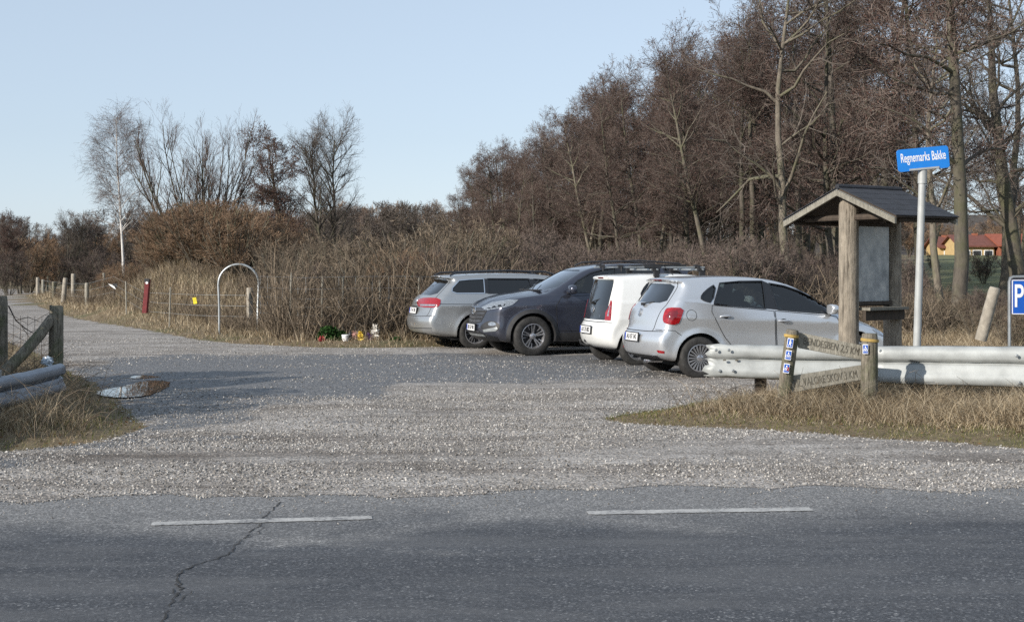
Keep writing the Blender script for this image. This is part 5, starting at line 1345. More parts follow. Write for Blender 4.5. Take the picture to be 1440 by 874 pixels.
brambles('fallen_stalks', -9, -3.6, 12.5, 24, 3000, .6, 'bent dead stalks around the wooden posts on the left', lambda X, Y: (X < -3.9))
print('veg', time.time() - T0)

# ================================================================== RIGHT SIDE FURNITURE
M['wood'] = mat_bark('weathered_wood', (.16, .138, .11), (.35, .305, .245), 5, grain=36)
M['wood_grey'] = mat_bark('grey_weathered_wood', (.15, .14, .115), (.33, .31, .26), 10.0, grain=0)
M['wood_old'] = mat_bark('old_mossy_wood', (.085, .075, .058), (.27, .24, .19), 9.0, moss=(.085, .095, .045), grain=45)
M['wood_dark'] = mat_bark('dark_stained_wood', (.035, .028, .022), (.08, .06, .045), 4.0)
M['felt'] = simple('slate_roof_felt', (.026, .028, .035), .8, var=.35, vs=6, bump=.5, bscale=60)
M['sign_blue'] = simple('street_sign_blue', (.012, .19, .62), .35, var=.06)
M['park_blue'] = simple('parking_blue', (.008, .085, .42), .35, var=.06)
M['sign_white'] = simple('sign_white', (.78, .78, .78), .45, var=.05)
M['pole_white'] = simple('painted_pole', (.37, .38, .375), .5, .1, var=.15, vs=6)
M['concrete'] = simple('pale_concrete', (.30, .27, .225), .9, var=.3, vs=9, bump=.5)
M['carved'] = simple('carved_groove', (.13, .118, .094), .95)
M['rust'] = simple('dark_iron', (.06, .045, .035), .8)
M['yellow'] = simple('yellow_paint', (.36, .245, .07), .7, var=.4, vs=20)

def beam(name, pts, prof_h, parent, nrm_sign=1, ragged=False, mat='rail', seed=3):
    """W-section guardrail; pts = (x, y, z_top); prof_h = height"""
    prof = [(.0, 0), (.022, -.025), (.045, -.08), (.056, -.16), (.058, -.30), (.045, -.37), (.0, -.405), (-.008, -.43), (.012, -.455), (.03, -.50), (.036, -.62), (.05, -.70), (.064, -.78), (.064, -.90), (.045, -.96), (.01, -1.0)]
    r = random.Random(seed); vs = []; n = len(prof); q = []
    for a, b in zip(pts[:-1], pts[1:]):
        k = max(1, int(math.dist(a[:2], b[:2]) / .12))
        for i in range(k): q.append(tuple(a[j] + (b[j] - a[j]) * i / k for j in range(len(a))))
    q.append(pts[-1])
    for i, p in enumerate(q):
        a = q[max(0, i - 1)]; b = q[min(len(q) - 1, i + 1)]; t = Vector((b[0] - a[0], b[1] - a[1])).normalized(); nr = Vector((t.y, -t.x)) * nrm_sign
        hh = p[3] if len(p) > 3 else prof_h
        for j, (o, z) in enumerate(prof):
            dz = r.uniform(-.003, .003); ox = 0
            if ragged and i < 6: w = (6 - i) / 6; ox = r.uniform(-.05, .05) * w; dz += r.uniform(-.02, .02) * w; o = o * (1 - .6 * w)
            vs.append((p[0] + nr.x * o + t.x * ox, p[1] + nr.y * o + t.y * ox, p[2] + z * hh + dz))
    fs = [(i * n + j, i * n + j + 1, (i + 1) * n + j + 1, (i + 1) * n + j) for i in range(len(q) - 1) for j in range(n - 1)]
    o = mesh_obj(name, vs, fs, M[mat], parent, True)
    sm = o.modifiers.new('s', 'SOLIDIFY'); sm.thickness = .005; sm.offset = 0
    return o
gr_ = empty('guardrail', (SX(1070, 16.2), 16.2, 0), 0, 'long white-grey guardrail with a torn scuffed left end, right of the entrance', 'guardrail')
def rel(o, par):
    o.parent = par; o.matrix_parent_inverse = Matrix.Translation(-Vector(par.location)); return o
Lz = lambda px, py, d: (SX(px, d), d, SZ(py, d))
b1 = beam('rail_beam', [(*Lz(992, 484, 16.35), .37), (*Lz(1100, 485.5, 16.2), .385), (*Lz(1200, 487, 16.05), .37), (*Lz(1243, 489, 16.0), .35)], .385, None, 1, True); rel(b1, gr_)
b2 = beam('rail_beam', [(*Lz(1226, 486, 15.93), .42), (*Lz(1300, 486.3, 15.75), .43), (*Lz(1440, 487, 15.4), .445), (*Lz(1700, 488, 14.8), .45)], .44, None, 1, False, seed=5); rel(b2, gr_)
def bolt(c, s=.018, par=gr_, sgn=-1):
    m = MB(); m.lathe([(0, -.012), (s * .6, -.012), (s, -.004), (s, .004)], n=10, c=c); rel(m.build('bolt', M['galv'], None, True), par)
for px, py, d in ((1007, 492, 16.25), (1025, 492, 16.22), (1012, 521, 16.27), (1031, 521, 16.22), (1430, 500, 15.33), (1434, 538, 15.33), (1238, 493, 15.85), (1236, 529, 15.85)): bolt(P(px, py, d))
for px in (1019, 1036):
    m = MB(); m.box(P(px, 506, 16.24), (.034, .02, .016)); rel(m.build('slot', M['carved'], None), gr_)
for px, d in ((1070, 16.45), (1186, 16.3), (1290, 16.05), (1452, 15.7), (1600, 15.4)):
    m = MB(); z1 = .60; x = SX(px, d)
    m.box((x, d, z1 / 2 - .2), (.13, .008, z1 + .4)); m.box((x - .06, d + .03, z1 / 2 - .2), (.008, .06, z1 + .4)); m.box((x + .06, d + .03, z1 / 2 - .2), (.008, .06, z1 + .4))
    m.box((x, d - .05, .5), (.10, .1, .16))
    rel(m.build('rail_post', M['rust'], None), gr_)

def log_post(name, base, top, r0, mat, label=None, cat='post', group=None, parent=None, n=16, seed=1, cap=True):
    r = random.Random(seed); b = Vector(base); t = Vector(top); d = t - b; m = MB(); K = 14
    pts = [b + d * (i / K) for i in range(K + 1)]; rad = [r0 * (1.03 - .06 * i / K + r.uniform(-.012, .012)) for i in range(K + 1)]; rad[-1] *= .93
    pts.append(t + d.normalized() * .012); rad.append(r0 * .80)
    m.tube(pts, rad, n, wob=.012, rng=r); o = m.build(name, mat, parent, True, 50)
    if label: tag(o, label, cat, group)
    return o

# fingerpost stand
fs_ = empty('trail_sign_stand', (SX(1160, 15.3), 15.3, 0), 0, 'low wooden trail signpost stand with two crossed carved boards in front of the guardrail', 'signpost')
pl = log_post('post', P(1098, 590, 15.35), P(1114.5, 465, 15.25), .074, M['wood_old'], seed=3); rel(pl, fs_)
prr = log_post('post', P(1222, 596, 15.2), P(1223, 470, 15.2), .090, M['wood_old'], seed=4); rel(prr, fs_)
for c, r_, px, py in ((pl, .079, 1112.6, 473), (prr, .096, 1223, 479)):
    m = MB(); a = P(px, py + 1, 15.25 if c is pl else 15.2); b = P(px + .4, py - 3, 15.25 if c is pl else 15.2); m.tube([a, b], r_, 18); rel(m.build('yellow_band', M['yellow'], None, True), fs_)
def plank(name, corners, d, txt, parent, th=.045):
    c = [P(px, py, d) for px, py in corners]; m = MB()
    v = c + [p + Vector((0, th, 0)) for p in c]
    m.add(v, [(0, 1, 2, 3), (7, 6, 5, 4), (0, 4, 5, 1), (1, 5, 6, 2), (2, 6, 7, 3), (3, 7, 4, 0)])
    o = m.build(name, M['wood_grey'], None, bevel=.006); rel(o, parent)
    mid = sum(c, Vector()) / 4; ang = math.atan2((c[1] - c[0]).z, (c[1] - c[0]).x); ht = (c[0] - c[3]).length
    L = (c[1] - c[0]).length; t_ = text_obj(txt, ht * .66, M['carved'], (0, 0, 0), (0, 0, 0), 'carved_lettering', None, .0025, 1, -.001)
    wd = t_.dimensions.x or 1; bb = [v.co.x for v in t_.data.vertices]; wd = max(bb) - min(bb); t_.data.transform(Matrix.Diagonal((min(1.2, L * .84 / wd), 1, 1, 1)))
    t_.parent = o
    t_.location = mid + Vector((L * .015, -.003, 0)); t_.rotation_euler = (R(90), -ang, 0); return o
plank('board', [(1121, 466.5), (1213, 485.5), (1213, 506), (1123, 489)], 15.32, 'BENDESBEN 2,5 KM', fs_)
plank('board', [(1106, 529.5), (1212, 513), (1212, 534), (1105, 553.5)], 15.30, 'TIL VALORE SKOV 3 KM', fs_)
def sticker(px, py, w, h, d, kind, parent, tilt):
    c = P(px, py, d); e = MB(); e.box((0, 0, 0), (w, .004, h)); o = e.build('marker_plate', M['sign_white'], None, bevel=.0015); o.location = c; o.rotation_euler = (0, tilt, R(-14)); rel(o, parent)
    m = MB(); m.box((0, -.0035, 0), (w * .82, .003, h * .84)); m.build('blue_field', M['park_blue'], o)
    m = MB(); y = -.0065; s = h * .38
    if kind == 'walk':
        m.box((0, y, s * .72), (.012, .003, .014)); m.box((0, y, s * .15), (.016, .003, .045)); m.tube([(0, y, 0), (-.014, y, -s * .85)], .004, 5); m.tube([(0, y, 0), (.014, y, -s * .85)], .004, 5); m.tube([(0, y, s * .4), (.018, y, 0)], .003, 5)
    else:
        for sx in (-1, 1): m.tube([(sx * w * .2 + .012 * math.cos(k * math.pi / 6), y, -s * .35 + .012 * math.sin(k * math.pi / 6)) for k in range(13)], .0028, 4, cap=False)
        m.tube([(-w * .2, y, -s * .35), (-w * .08, y, s * .2), (w * .14, y, s * .2), (w * .2, y, -s * .35)], .003, 4); m.box((0, y, s * .62), (.012, .003, .014))
        m.tube([(-w * .06, y, s * .45), (.012, y, s * .15), (0, y, -s * .3)], .004, 4)
    m.build('symbol', M['sign_white'], o)
    if kind == 'red':
        m = MB(); m.box((w * .25, -.0075, -h * .05), (w * .3, .003, h * .4)); m.build('red_corner', M['red_lens'], o)
sticker(1111.2, 482, .064, .102, 15.165, 'walk', fs_, R(8)); sticker(1108.6, 499, .064, .102, 15.175, 'bike', fs_, R(8)); sticker(1106, 517.5, .064, .102, 15.19, 'red', fs_, R(8))
sticker(1217, 490.5, .058, .102, 15.10, 'bike', fs_, 0)

# information shelter
sh = empty('information_shelter', (4.2, 17.8, 0), 0, 'roofed wooden information shelter with a faded board between two thick log posts', 'shelter')
ridge = Vector((.82, .57, 0)).normalized(); gab = Vector((.57, -.82, 0)).normalized()
p1 = Vector((SX(1193.5, 17.8), 17.8, 0)); p2 = Vector((SX(1255, 18.4), 18.4, 0))
for p, r_, zt_ in ((p1, .125, 2.47), (p2, .115, 2.45)):
    rel(log_post('log_post', p + Vector((0, 0, -.2)), p + Vector((0, 0, zt_)), r_, M['wood'], seed=int(r_ * 1000), n=22), sh)
C0 = p1 - ridge * .25 + Vector((.04, 0, 0)); Lr = 1.14; zr, ze, g_ = 2.545, 2.175, .91
for sg in (-1, 1):
    n_ = 7; a = C0 + Vector((0, 0, zr)); b = C0 + gab * g_ * sg + Vector((0, 0, ze)); m = MB()
    up = Vector((0, 0, .022)); q = []
    m.add([a, b, b + ridge * Lr, a + ridge * Lr, a + up, b + up, b + ridge * Lr + up, a + ridge * Lr + up], [(3, 2, 1, 0), (4, 5, 6, 7), (0, 1, 5, 4), (1, 2, 6, 5), (2, 3, 7, 6), (3, 0, 4, 7)])
    rel(m.build('roof_boards', M['wood_dark'], None), sh)
    rows_ = 5; m = MB()
    for k in range(rows_):
        s0 = k / rows_ * 1.0; s1 = (k + 1) / rows_ + .02; s1 = min(s1, 1.015); w_ = 2
        for j in range(w_):
            u0 = j / w_ * (Lr + .04) - .02; u1 = (j + 1) / w_ * (Lr + .04) - .028; zz0 = .030 + .004; zz1 = .037
            pa = a.lerp(b, s0); pb = a.lerp(b, s1)
            v4 = [pa + ridge * u0 + Vector((0, 0, zz0)), pb + ridge * u0 + Vector((0, 0, zz1)), pb + ridge * u1 + Vector((0, 0, zz1)), pa + ridge * u1 + Vector((0, 0, zz0))]
            m.add(v4 + [p - Vector((0, 0, .010)) for p in v4], [(0, 1, 2, 3), (7, 6, 5, 4), (0, 4, 5, 1), (1, 5, 6, 2), (2, 6, 7, 3), (3, 7, 4, 0)])
    rel(m.build('roof_felt', M['felt'], None), sh)
    for off_ in (0, Lr - .035):      # barge boards on both gables
        m = MB(); o_ = ridge * off_; dn = Vector((0, 0, -.075)); th = ridge * .035
        a2 = a + o_ - ridge * .03 * (off_ == 0); b2 = b + o_ - ridge * .03 * (off_ == 0); v8 = [a2, b2, b2 + dn, a2 + dn]
        m.add(v8 + [p + th for p in v8], [(0, 1, 2, 3), (7, 6, 5, 4), (0, 4, 5, 1), (1, 5, 6, 2), (2, 6, 7, 3), (3, 7, 4, 0)]); rel(m.build('barge_board', M['wood_grey'], None), sh)
    m = MB()
    for k in range(26):
        q = (a.lerp(b, (k + .5) / 26)) - ridge * .034 + Vector((0, 0, -.002)); m.box(q, (.010, .010, .009))
    rel(m.build('clout_nails', M['galv'], None), sh)
    m = MB(); rf = a.lerp(b, .03) + ridge * .1 - Vector((0, 0, .06)); m.tube([a.lerp(b, .92) + ridge * .12 - Vector((0, 0, .05)), a.lerp(b, .92) + ridge * (Lr - .1) - Vector((0, 0, .05))], .03, 8); rel(m.build('eave_rail', M['wood_dark'], None), sh)
m = MB(); m.tube([C0 + Vector((0, 0, zr + .035)) - ridge * .02, C0 + Vector((0, 0, zr + .035)) + ridge * (Lr + .02)], .035, 8); rel(m.build('ridge_cap', M['felt'], None, True), sh)
for p in (p1, p2):
    m = MB(); m.tube([p - gab * .72 + Vector((0, 0, 2.20)), p + gab * .72 + Vector((0, 0, 2.20))], .04, 8); rel(m.build('tie_beam', M['wood_dark'], None, True), sh)
dv = (p2 - p1); dl = dv.length; dv.normalize(); nn = Vector((dv.y, -dv.x, 0)); mid = (p1 + p2) / 2; wid = dl - .22
rz_ = Matrix.Rotation(math.atan2(dv.y, dv.x), 3, 'Z')
m = MB(); m.box(mid + Vector((0, 0, 1.62)), (wid, .05, 1.06), rz_); rel(m.build('board_backing', M['wood_dark'], None), sh)
t = NT('faded_map'); v_ = t.coord('Object', (1, 1, 1)); nA = t.noise(v_, 5, 7, .7); nB = t.vor(v_, 6)
c_ = t.ramp(nA, [(.32, (.15, .17, .19)), (.5, (.33, .35, .36)), (.66, (.55, .55, .53))]); c_ = t.mix(t.ramp(nB, [(.02, .6), (.06, 0)]), c_, (.12, .14, .16)); t.set(base=c_, rough=.35, coat=.4); M['map'] = t.m
m = MB(); m.box(mid + nn * .035 + Vector((0, 0, 1.62)), (wid - .06, .02, .98), rz_); rel(m.build('faded_map_panel', M['map'], None), sh)
for zz in (1.13, 2.12): m = MB(); m.box(mid + nn * .05 + Vector((0, 0, zz)), (wid, .05, .045), rz_); rel(m.build('board_frame', M['wood_dark'], None), sh)
m = MB(); m.box(mid + nn * .12 + dv * .05 + Vector((0, 0, 1.06)), (wid + .12, .26, .035), rz_); rel(m.build('shelf', M['wood_grey'], None), sh)
m = MB(); m.box(mid + nn * .16 + dv * .05 + Vector((0, 0, .98)), (wid + .12, .05, .13), rz_); rel(m.build('shelf_rail', M['wood_dark'], None), sh)

# street sign
ss = empty('street_sign', (SX(1289, 16.9), 16.9, 0), 0, 'blue street name sign with white lettering on a tall grey pole', 'street sign')
m = MB(); m.tube([P(1288.6, 590, 16.9), P(1289.5, 486, 16.88), P(1296.6, 262, 16.8), P(1297, 243, 16.8)], [.046, .046, .042, .042], 18); rel(m.build('pole', M['pole_white'], None, True), ss)
m = MB(); m.tube([P(1296.8, 258, 16.8), P(1297.3, 238, 16.8)], .052, 18); rel(m.build('pole_cap', M['pole_white'], None, True), ss)
sp_ = bpy.data.objects.new('sign_mount', None)
def rounded(w, h, r_, th, n=6):
    pts = []
    for cx_, cz_, a0 in ((w / 2 - r_, h / 2 - r_, 0), (-w / 2 + r_, h / 2 - r_, 90), (-w / 2 + r_, -h / 2 + r_, 180), (w / 2 - r_, -h / 2 + r_, 270)):
        for k in range(n + 1): a = R(a0 + 90 * k / n); pts.append((cx_ + r_ * math.cos(a), cz_ + r_ * math.sin(a)))
    return prism(pts, -th / 2, th / 2)
m = MB(); m.add(*rounded(.625, .262, .035, .02)); sb = m.build('sign_plate', M['sign_blue'], None, bevel=0); sb.location = P(1298, 223.3, 16.76); sb.rotation_euler = (0, R(-5.6), R(5)); rel(sb, ss)
tt = text_obj('Regnemarks Bakke', .135, M['sign_white'], (0, -.0115, .022), (R(90), 0, 0), 'sign_lettering', sb, .001, 1, .0012)
bb = [v.co.x for v in tt.data.vertices]; tt.data.transform(Matrix.Diagonal((.545 / (max(bb) - min(bb)), 1.12, 1, 1)))
m = MB(); m.box((0, -.012, -.116), (.36, .018, .022)); m.build('sign_bracket', M['pole_white'], sb)
bpy.data.objects.remove(sp_)

# parking sign
ps = empty('parking_sign', (SX(1440, 17.6), 17.6, 0), 0, 'blue parking sign in a tubular steel frame, cut by the right edge', 'parking sign')
d_ = 17.6; m = MB(); pts = [P(1419.5, 560, d_), P(1419.5, 396, d_), P(1421, 391, d_), P(1425, 389.3, d_), P(1486, 388.5, d_), P(1490, 390, d_), P(1491.5, 395, d_), P(1491.5, 560, d_)]
m.tube(pts, .020, 10); rel(m.build('frame', M['galv'], None, True), ps)
m = MB(); m.add(*rounded(.56, .43, .02, .01)); pb_ = m.build('sign_plate', M['park_blue'], None); pb_.location = P(1454.5, 417.5, d_ - .03); rel(pb_, ps)
m = MB(); w_, h_ = .545, .415
for cx_, cz_, sx_, sz_ in ((0, h_ / 2, w_, .010), (0, -h_ / 2, w_, .010), (-w_ / 2, 0, .010, h_), (w_ / 2, 0, .010, h_)): m.box((cx_, -.007, cz_), (sx_, .004, sz_))
m.build('white_border', M['sign_white'], pb_)
tp = text_obj('P', .40, M['sign_white'], (-.195, -.0075, -.0), (R(90), 0, 0), 'letter', pb_, .001, .62, .004)

log_post('leaning_post', P(1379, 478, 22), P(1399, 405, 21.9), .088, M['concrete'], 'pale wooden post leaning right in the brambles, left of the parking sign', 'post', seed=8)

# ================================================================== LEFT SIDE FURNITURE
gl = empty('guardrail', (SX(8, 13.8), 13.8, 0), 0, 'short blue-grey guardrail ending at the wooden post, left of the entrance', 'guardrail')
M['rail_blue'] = simple('galvanised_rail', (.22, .24, .27), .42, .6, var=.2, vs=3, bump=.03, bscale=20)
b3 = beam('rail_beam', [(-5.75, 9.0, .56), (-5.35, 11.0, .53), (-5.02, 13.2, .51), (-4.90, 14.4, .525), (-4.86, 15.3, .545)], .315, None, 1, False, 'rail_blue', 9); rel(b3, gl)
for x, y in ((-5.02, 13.75), (-5.55, 10.6)):
    m = MB(); m.box((x - .02, y, .05), (.16, .01, 1.06)); m.box((x - .09, y + .035, .05), (.01, .07, 1.06)); m.box((x + .055, y + .035, .05), (.01, .07, 1.06)); rel(m.build('rail_post', M['galv'], None), gl)
lp = log_post('fence_post', P(78.5, 566, 17.4), P(79.5, 431, 17.4), .085, M['wood_old'], 'thick upright round fence post with green top at the end of the left guardrail', 'post', seed=11, n=20)
br_ = MB(); br_.tube([P(73, 446, 17.35), P(58, 468, 17.2), P(30, 500, 17.0), P(-4, 532, 16.8)], [.055, .066, .068, .07], 12, wob=.04, rng=random.Random(3))
tag(br_.build('brace_pole', M['wood_old'], None, True), 'slanting wooden brace pole leaning against the thick fence post', 'brace')
log_post('fence_post', P(2, 560, 17.9), P(2, 417, 17.9), .078, M['wood_old'], 'grey fence post at the left edge beyond the slanting brace', 'post', seed=12)
log_post('stake', P(72.5, 520, 17.5), P(71.5, 430, 17.5), .018, M['rust'], 'thin dark iron stake against the thick fence post', 'stake', seed=13)
wf_ = empty('wire_netting', (SX(40, 17.7), 17.7, 0), 0, 'sagging wire netting between the two old posts on the left', 'wire fence')
m = MB()
for k in range(8):
    z0 = .15 + .13 * k; m.tube([P(2, 0, 17.9) * 1 + Vector((0, 0, z0 - P(2, 0, 17.9).z)), Vector((SX(40, 17.65), 17.65, z0 - .05 - .02 * k)), Vector((SX(76, 17.4), 17.4, z0))], .0028, 4)
for k in range(7):
    px = 8 + k * 10; d = 17.9 - .5 * px / 78; m.tube([(SX(px, d), d, .1), (SX(px + 1, d), d, .98)], .0024, 4)
rel(m.build('netting', M['rust'], None), wf_)
m = MB(); m.tube([P(12, 430, 17.8), P(22, 450, 17.7), P(36, 462, 17.6), P(50, 470, 17.6)], [.010, .008, .007, .004], 5); m.tube([P(22, 450, 17.7), P(40, 446, 17.6), P(56, 452, 17.6)], [.006, .005, .003], 5); m.tube([P(30, 458, 17.7), P(44, 478, 17.6)], [.005, .003], 5)
tag(m.build('bramble_shoot', M['wood_dark'], None, True), 'dark bramble shoot hanging in the netting by the left edge', 'branch')
bm = bmesh.new(); bmesh.ops.create_icosphere(bm, subdivisions=3, radius=1)
r_ = random.Random(2)
for v_ in bm.verts:
    q = v_.co; k = 1 + .35 * math.sin(q.x * 7 + q.z * 4) * math.cos(q.y * 6 + q.z * 9) + r_.uniform(-.1, .1); v_.co = Vector((q.x * .055 * k, q.y * .05 * k, q.z * .05 * k)) + P(66.5, 508, 15.40)
t = NT('plastic_film'); t.set(base=(.55, .64, .74), rough=.25); t.b.inputs['Transmission Weight'].default_value = .25; M['film'] = t.m
tag(bm_obj('plastic_bag', bm, M['film'], None, True, 30), 'crumpled pale blue plastic bag stuck behind the left guardrail end', 'plastic bag')
m = MB(); m.tube([P(45, 581, 14.6), P(70, 563, 15.1)], [.013, .010], 6); tag(m.build('stick', M['wood'], None, True), 'pale stick lying in the grass below the left guardrail', 'stick')

# steel arch over the side path
m = MB(); dA = 32.6; cx_ = 335.5; N = 22; pts = [P(308.5, 478, dA), P(308.2, 430, dA), P(307, 400, dA)]
pts += [P(335.5 - 28.3 * math.cos(math.pi * k / N), 399 - 27.5 * math.sin(math.pi * k / N), dA) for k in range(N + 1)] + [P(362.5, 430, dA - .1), P(362, 478, dA - .15)]
m.tube(pts, .025, 10); tag(m.build('steel_arch', M['galv'], None, True), 'round-topped galvanised steel tube arch in the grass beside the car park', 'arch')
log_post('fence_post', P(351.5, 476, 33.2), P(351, 405, 33.2), .075, M['concrete'], 'pale fence post standing inside the steel arch', 'post', seed=21)
m = MB(); m.box(P(356.5, 413, 33.15), (.07, .05, .11)); m.tube([P(353, 412, 33.1), P(360, 414, 33.1)], .018, 8); tag(m.build('gate_latch', M['rust'], None), 'dark latch fixed beside the post in the arch', 'latch')
def small_post(px, y0, y1, d, r0, mat, label, lean=0, group=None):
    x = SX(px, d); return log_post('fence_post', (x - lean, d, min(H(x, d), SZ(y1, d)) - .1), P(px, y0, d), r0, mat, label, 'post', group, seed=int(px), n=10)
small_post(53, 390, 409, 82, .10, M['concrete'], 'pale post nearest the bend of the path, leftmost of the row')
small_post(60.5, 393, 408, 84, .09, M['wood_grey'], 'short grey post just right of the leftmost pale one')
small_post(67, 388, 402, 86, .05, M['wood_old'], 'thin dark post between the short grey post and the leaning white one')
small_post(75.5, 396, 412, 70, .09, M['wood_old'], 'dark post left of the leaning white post')
small_post(92, 391, 420, 60, .10, M['concrete'], 'white post leaning right beside the path', lean=.10)
small_post(103, 385, 402, 66, .10, M['concrete'], 'pale hooked post right of the leaning white post')
small_post(122, 398, 424, 52, .075, M['wood_grey'], 'thin grey post left of the black and white marker')
small_post(146, 384, 398, 60, .06, M['wood_grey'], 'weathered post above the grass behind the black and white marker')
# black and white marker
mk = empty('trail_marker', (SX(160, 46), 46, H(SX(160, 46), 46)), 0, 'black and white pointed marker on a thin stake beside the path', 'marker')
m = MB(); m.tube([P(160.5, 440, 46), P(160.5, 403, 46)], .02, 6); rel(m.build('stake', M['rust'], None), mk)
m = MB(); m.add([P(a, b, 45.9) for a, b in ((152, 398.5), (157, 400), (161, 402.5), (163, 407), (160.5, 405.5), (156, 402.5))] + [P(a, b, 45.95) for a, b in ((152, 398.5), (157, 400), (161, 402.5), (163, 407), (160.5, 405.5), (156, 402.5))],
      [(0, 1, 2, 3, 4, 5), (11, 10, 9, 8, 7, 6)] + [(i, 6 + i, 6 + (i + 1) % 6, (i + 1) % 6) for i in range(6)]); rel(m.build('white_arrow', M['sign_white'], None), mk)
m = MB(); m.box(P(162, 401, 46.0), (.14, .03, .13)); rel(m.build('black_plate', M['black'], None), mk)
# red post
rp = empty('red_post', (SX(203, 38), 38, H(SX(203, 38), 38)), 0, 'dark red square marker post with black cap and white dot', 'marker post')
M['red_paint'] = simple('dark_red_paint', (.16, .018, .02), .6, var=.3, vs=10)
m = MB(); m.add([P(199.5, 440, 38), P(205.5, 440, 38), P(209.5, 392.5, 38), P(204, 392.5, 38)] + [p + Vector((.02, .12, 0)) for p in (P(199.5, 440, 38), P(205.5, 440, 38), P(209.5, 392.5, 38), P(204, 392.5, 38))],
      [(0, 1, 2, 3), (7, 6, 5, 4), (0, 4, 5, 1), (1, 5, 6, 2), (2, 6, 7, 3), (3, 7, 4, 0)]); rel(m.build('post_body', M['red_paint'], None), rp)
m = MB(); m.box(P(206.8, 394, 37.97), (.125, .10, .09), Matrix.Rotation(R(4), 3, 'Y')); rel(m.build('black_cap', M['black'], None), rp)
m = MB(); m.lathe([(0, -.006), (.035, -.006), (.035, .006)], n=16, c=P(206.5, 397.5, 37.9)); rel(m.build('white_dot', M['sign_white'], None), rp)
M['tag_yellow'] = simple('yellow_tag', (.75, .62, .03), .5)
m = MB(); m.box(P(274, 422.5, 33.2), (.085, .02, .15), Matrix.Rotation(R(-10), 3, 'Y')); tag(m.build('yellow_tag', M['tag_yellow'], None), 'small yellow plastic tag hanging on the fence wire above the bank', 'tag')

# wire fences
def wire_fence(name, line, posts, hs_, label, wires, vert=None, pm='wood_grey', pr=.022):
    e = empty(name, (line[0][0], line[0][1], 0), 0, label, 'wire fence')
    m = MB(); zs = [H(*p) for p in line]
    for h in wires: m.tube([(x, y, z + h) for (x, y), z in zip(line, zs)], .0035, 3)
    if vert:
        for (a, b), za, zb in zip(zip(line[:-1], line[1:]), zs[:-1], zs[1:]):
            k = int(math.dist(a, b) / vert)
            for i in range(k):
                u = i / k; m.tube([(a[0] + (b[0] - a[0]) * u, a[1] + (b[1] - a[1]) * u, za + (zb - za) * u + wires[0]), (a[0] + (b[0] - a[0]) * u, a[1] + (b[1] - a[1]) * u, za + (zb - za) * u + wires[-1])], .003, 3)
    rel(m.build('wires', M['galv'], None), e)
    for i, (x, y) in enumerate(posts):
        o = log_post('post', (x, y, H(x, y) - .1), (x + rr.uniform(-.05, .05), y, H(x, y) + hs_ * rr.uniform(.85, 1.05)), pr, M[pm], seed=30 + i, n=8); rel(o, e)
L1 = [(SX(px, d), d) for px, d in ((366, 32.2), (430, 30.6), (500, 30.3), (570, 30.4), (640, 30.8), (720, 31.6), (800, 32.5), (900, 34))]
wire_fence('wire_fence', L1, [(SX(px, d), d) for px, d in ((407, 31), (452, 30.5), (482, 30.4), (537, 30.3), (588, 30.5), (668, 31), (760, 32))], 1.35, 'wire mesh fence on thin pale stakes behind the flowers and the estate car', (.12, .3, .48, .66, .84, 1.05, 1.3), .30)
L2 = [(SX(px, d), d) for px, d in ((346, 33.4), (274, 34.6), (203, 38.5), (160, 46.5), (122, 52.5), (92, 60.5), (53, 83))]
wire_fence('wire_fence', L2, [(SX(px, d), d) for px, d in ((238, 36.3), (178, 42))], 1.0, 'slack wire fence along the right side of the curving path', (.35, .6, .85))

# flowers left by the fence
def leaf_heap(name, c, sx, sy, sz, n, mat, label, cat, s=.05, seed=1):
    r = np.random.RandomState(seed); q = r.normal(size=(n, 3)); q /= np.linalg.norm(q, axis=1)[:, None]; q *= r.uniform(.35, 1, n)[:, None] ** .6; Pc = q * np.array([sx, sy, sz]); Pc[:, 2] = np.abs(Pc[:, 2]); Pc += np.array(c)
    a = rot_rand(n, r); w = s * r.uniform(.5, 1.2, n); T = np.array([[-1, 0, 0], [0, -.4, .1], [1, 0, 0], [0, .4, .1]]); V = np.einsum('nij,nkj->nki', a, T[None] * w[:, None, None]) + Pc[:, None]
    o = mesh_obj(name, V.reshape(-1, 3), np.arange(4 * n).reshape(-1, 4), mat); tag(o, label, cat); return o
def flat(name, c): return simple(name, c, .6, var=.2)
M['fl_red'] = flat('red_bloom', (.30, .03, .03)); M['fl_yel'] = flat('yellow_bloom', (.75, .55, .08)); M['fl_pur'] = flat('purple_bloom', (.10, .04, .18)); M['fl_wht'] = flat('white_bloom', (.72, .68, .62)); M['fl_pnk'] = flat('pink_bloom', (.5, .28, .25))
dF = 29.4
fx = lambda px: SX(px, dF)
leaf_heap('fir_branches', (fx(462), dF, .06), .26, .2, .33, 900, M['evergreen'], 'heap of dark green fir branches laid at the foot of the fence', 'evergreen branches', .055, 1)
leaf_heap('fir_branches', (fx(479), dF, .06), .18, .15, .24, 500, M['evergreen'], 'smaller dark green bunch right of the big evergreen heap', 'evergreen branches', .05, 2)
leaf_heap('red_flowers', (fx(455), dF - .25, .05), .10, .08, .13, 140, M['fl_red'], 'dull red flowers in front of the evergreen heap', 'flowers', .035, 3)
leaf_heap('pink_flowers', (fx(498), dF, .08), .12, .1, .22, 160, M['fl_pnk'], 'pink and pale flowers right of the white pot', 'flowers', .035, 4)
leaf_heap('yellow_flowers', (fx(507.5), dF - .1, .08), .085, .08, .20, 170, M['fl_yel'], 'yellow flower bunch in the middle of the row', 'flowers', .04, 5)
leaf_heap('purple_flowers', (fx(518.5), dF, .08), .09, .08, .17, 150, M['fl_pur'], 'dark purple flower bunch right of the yellow one', 'flowers', .04, 6)
leaf_heap('white_flowers', (fx(527), dF + .05, .14), .09, .08, .30, 120, M['fl_wht'], 'white flowers at the right end of the row by the stakes', 'flowers', .04, 7)
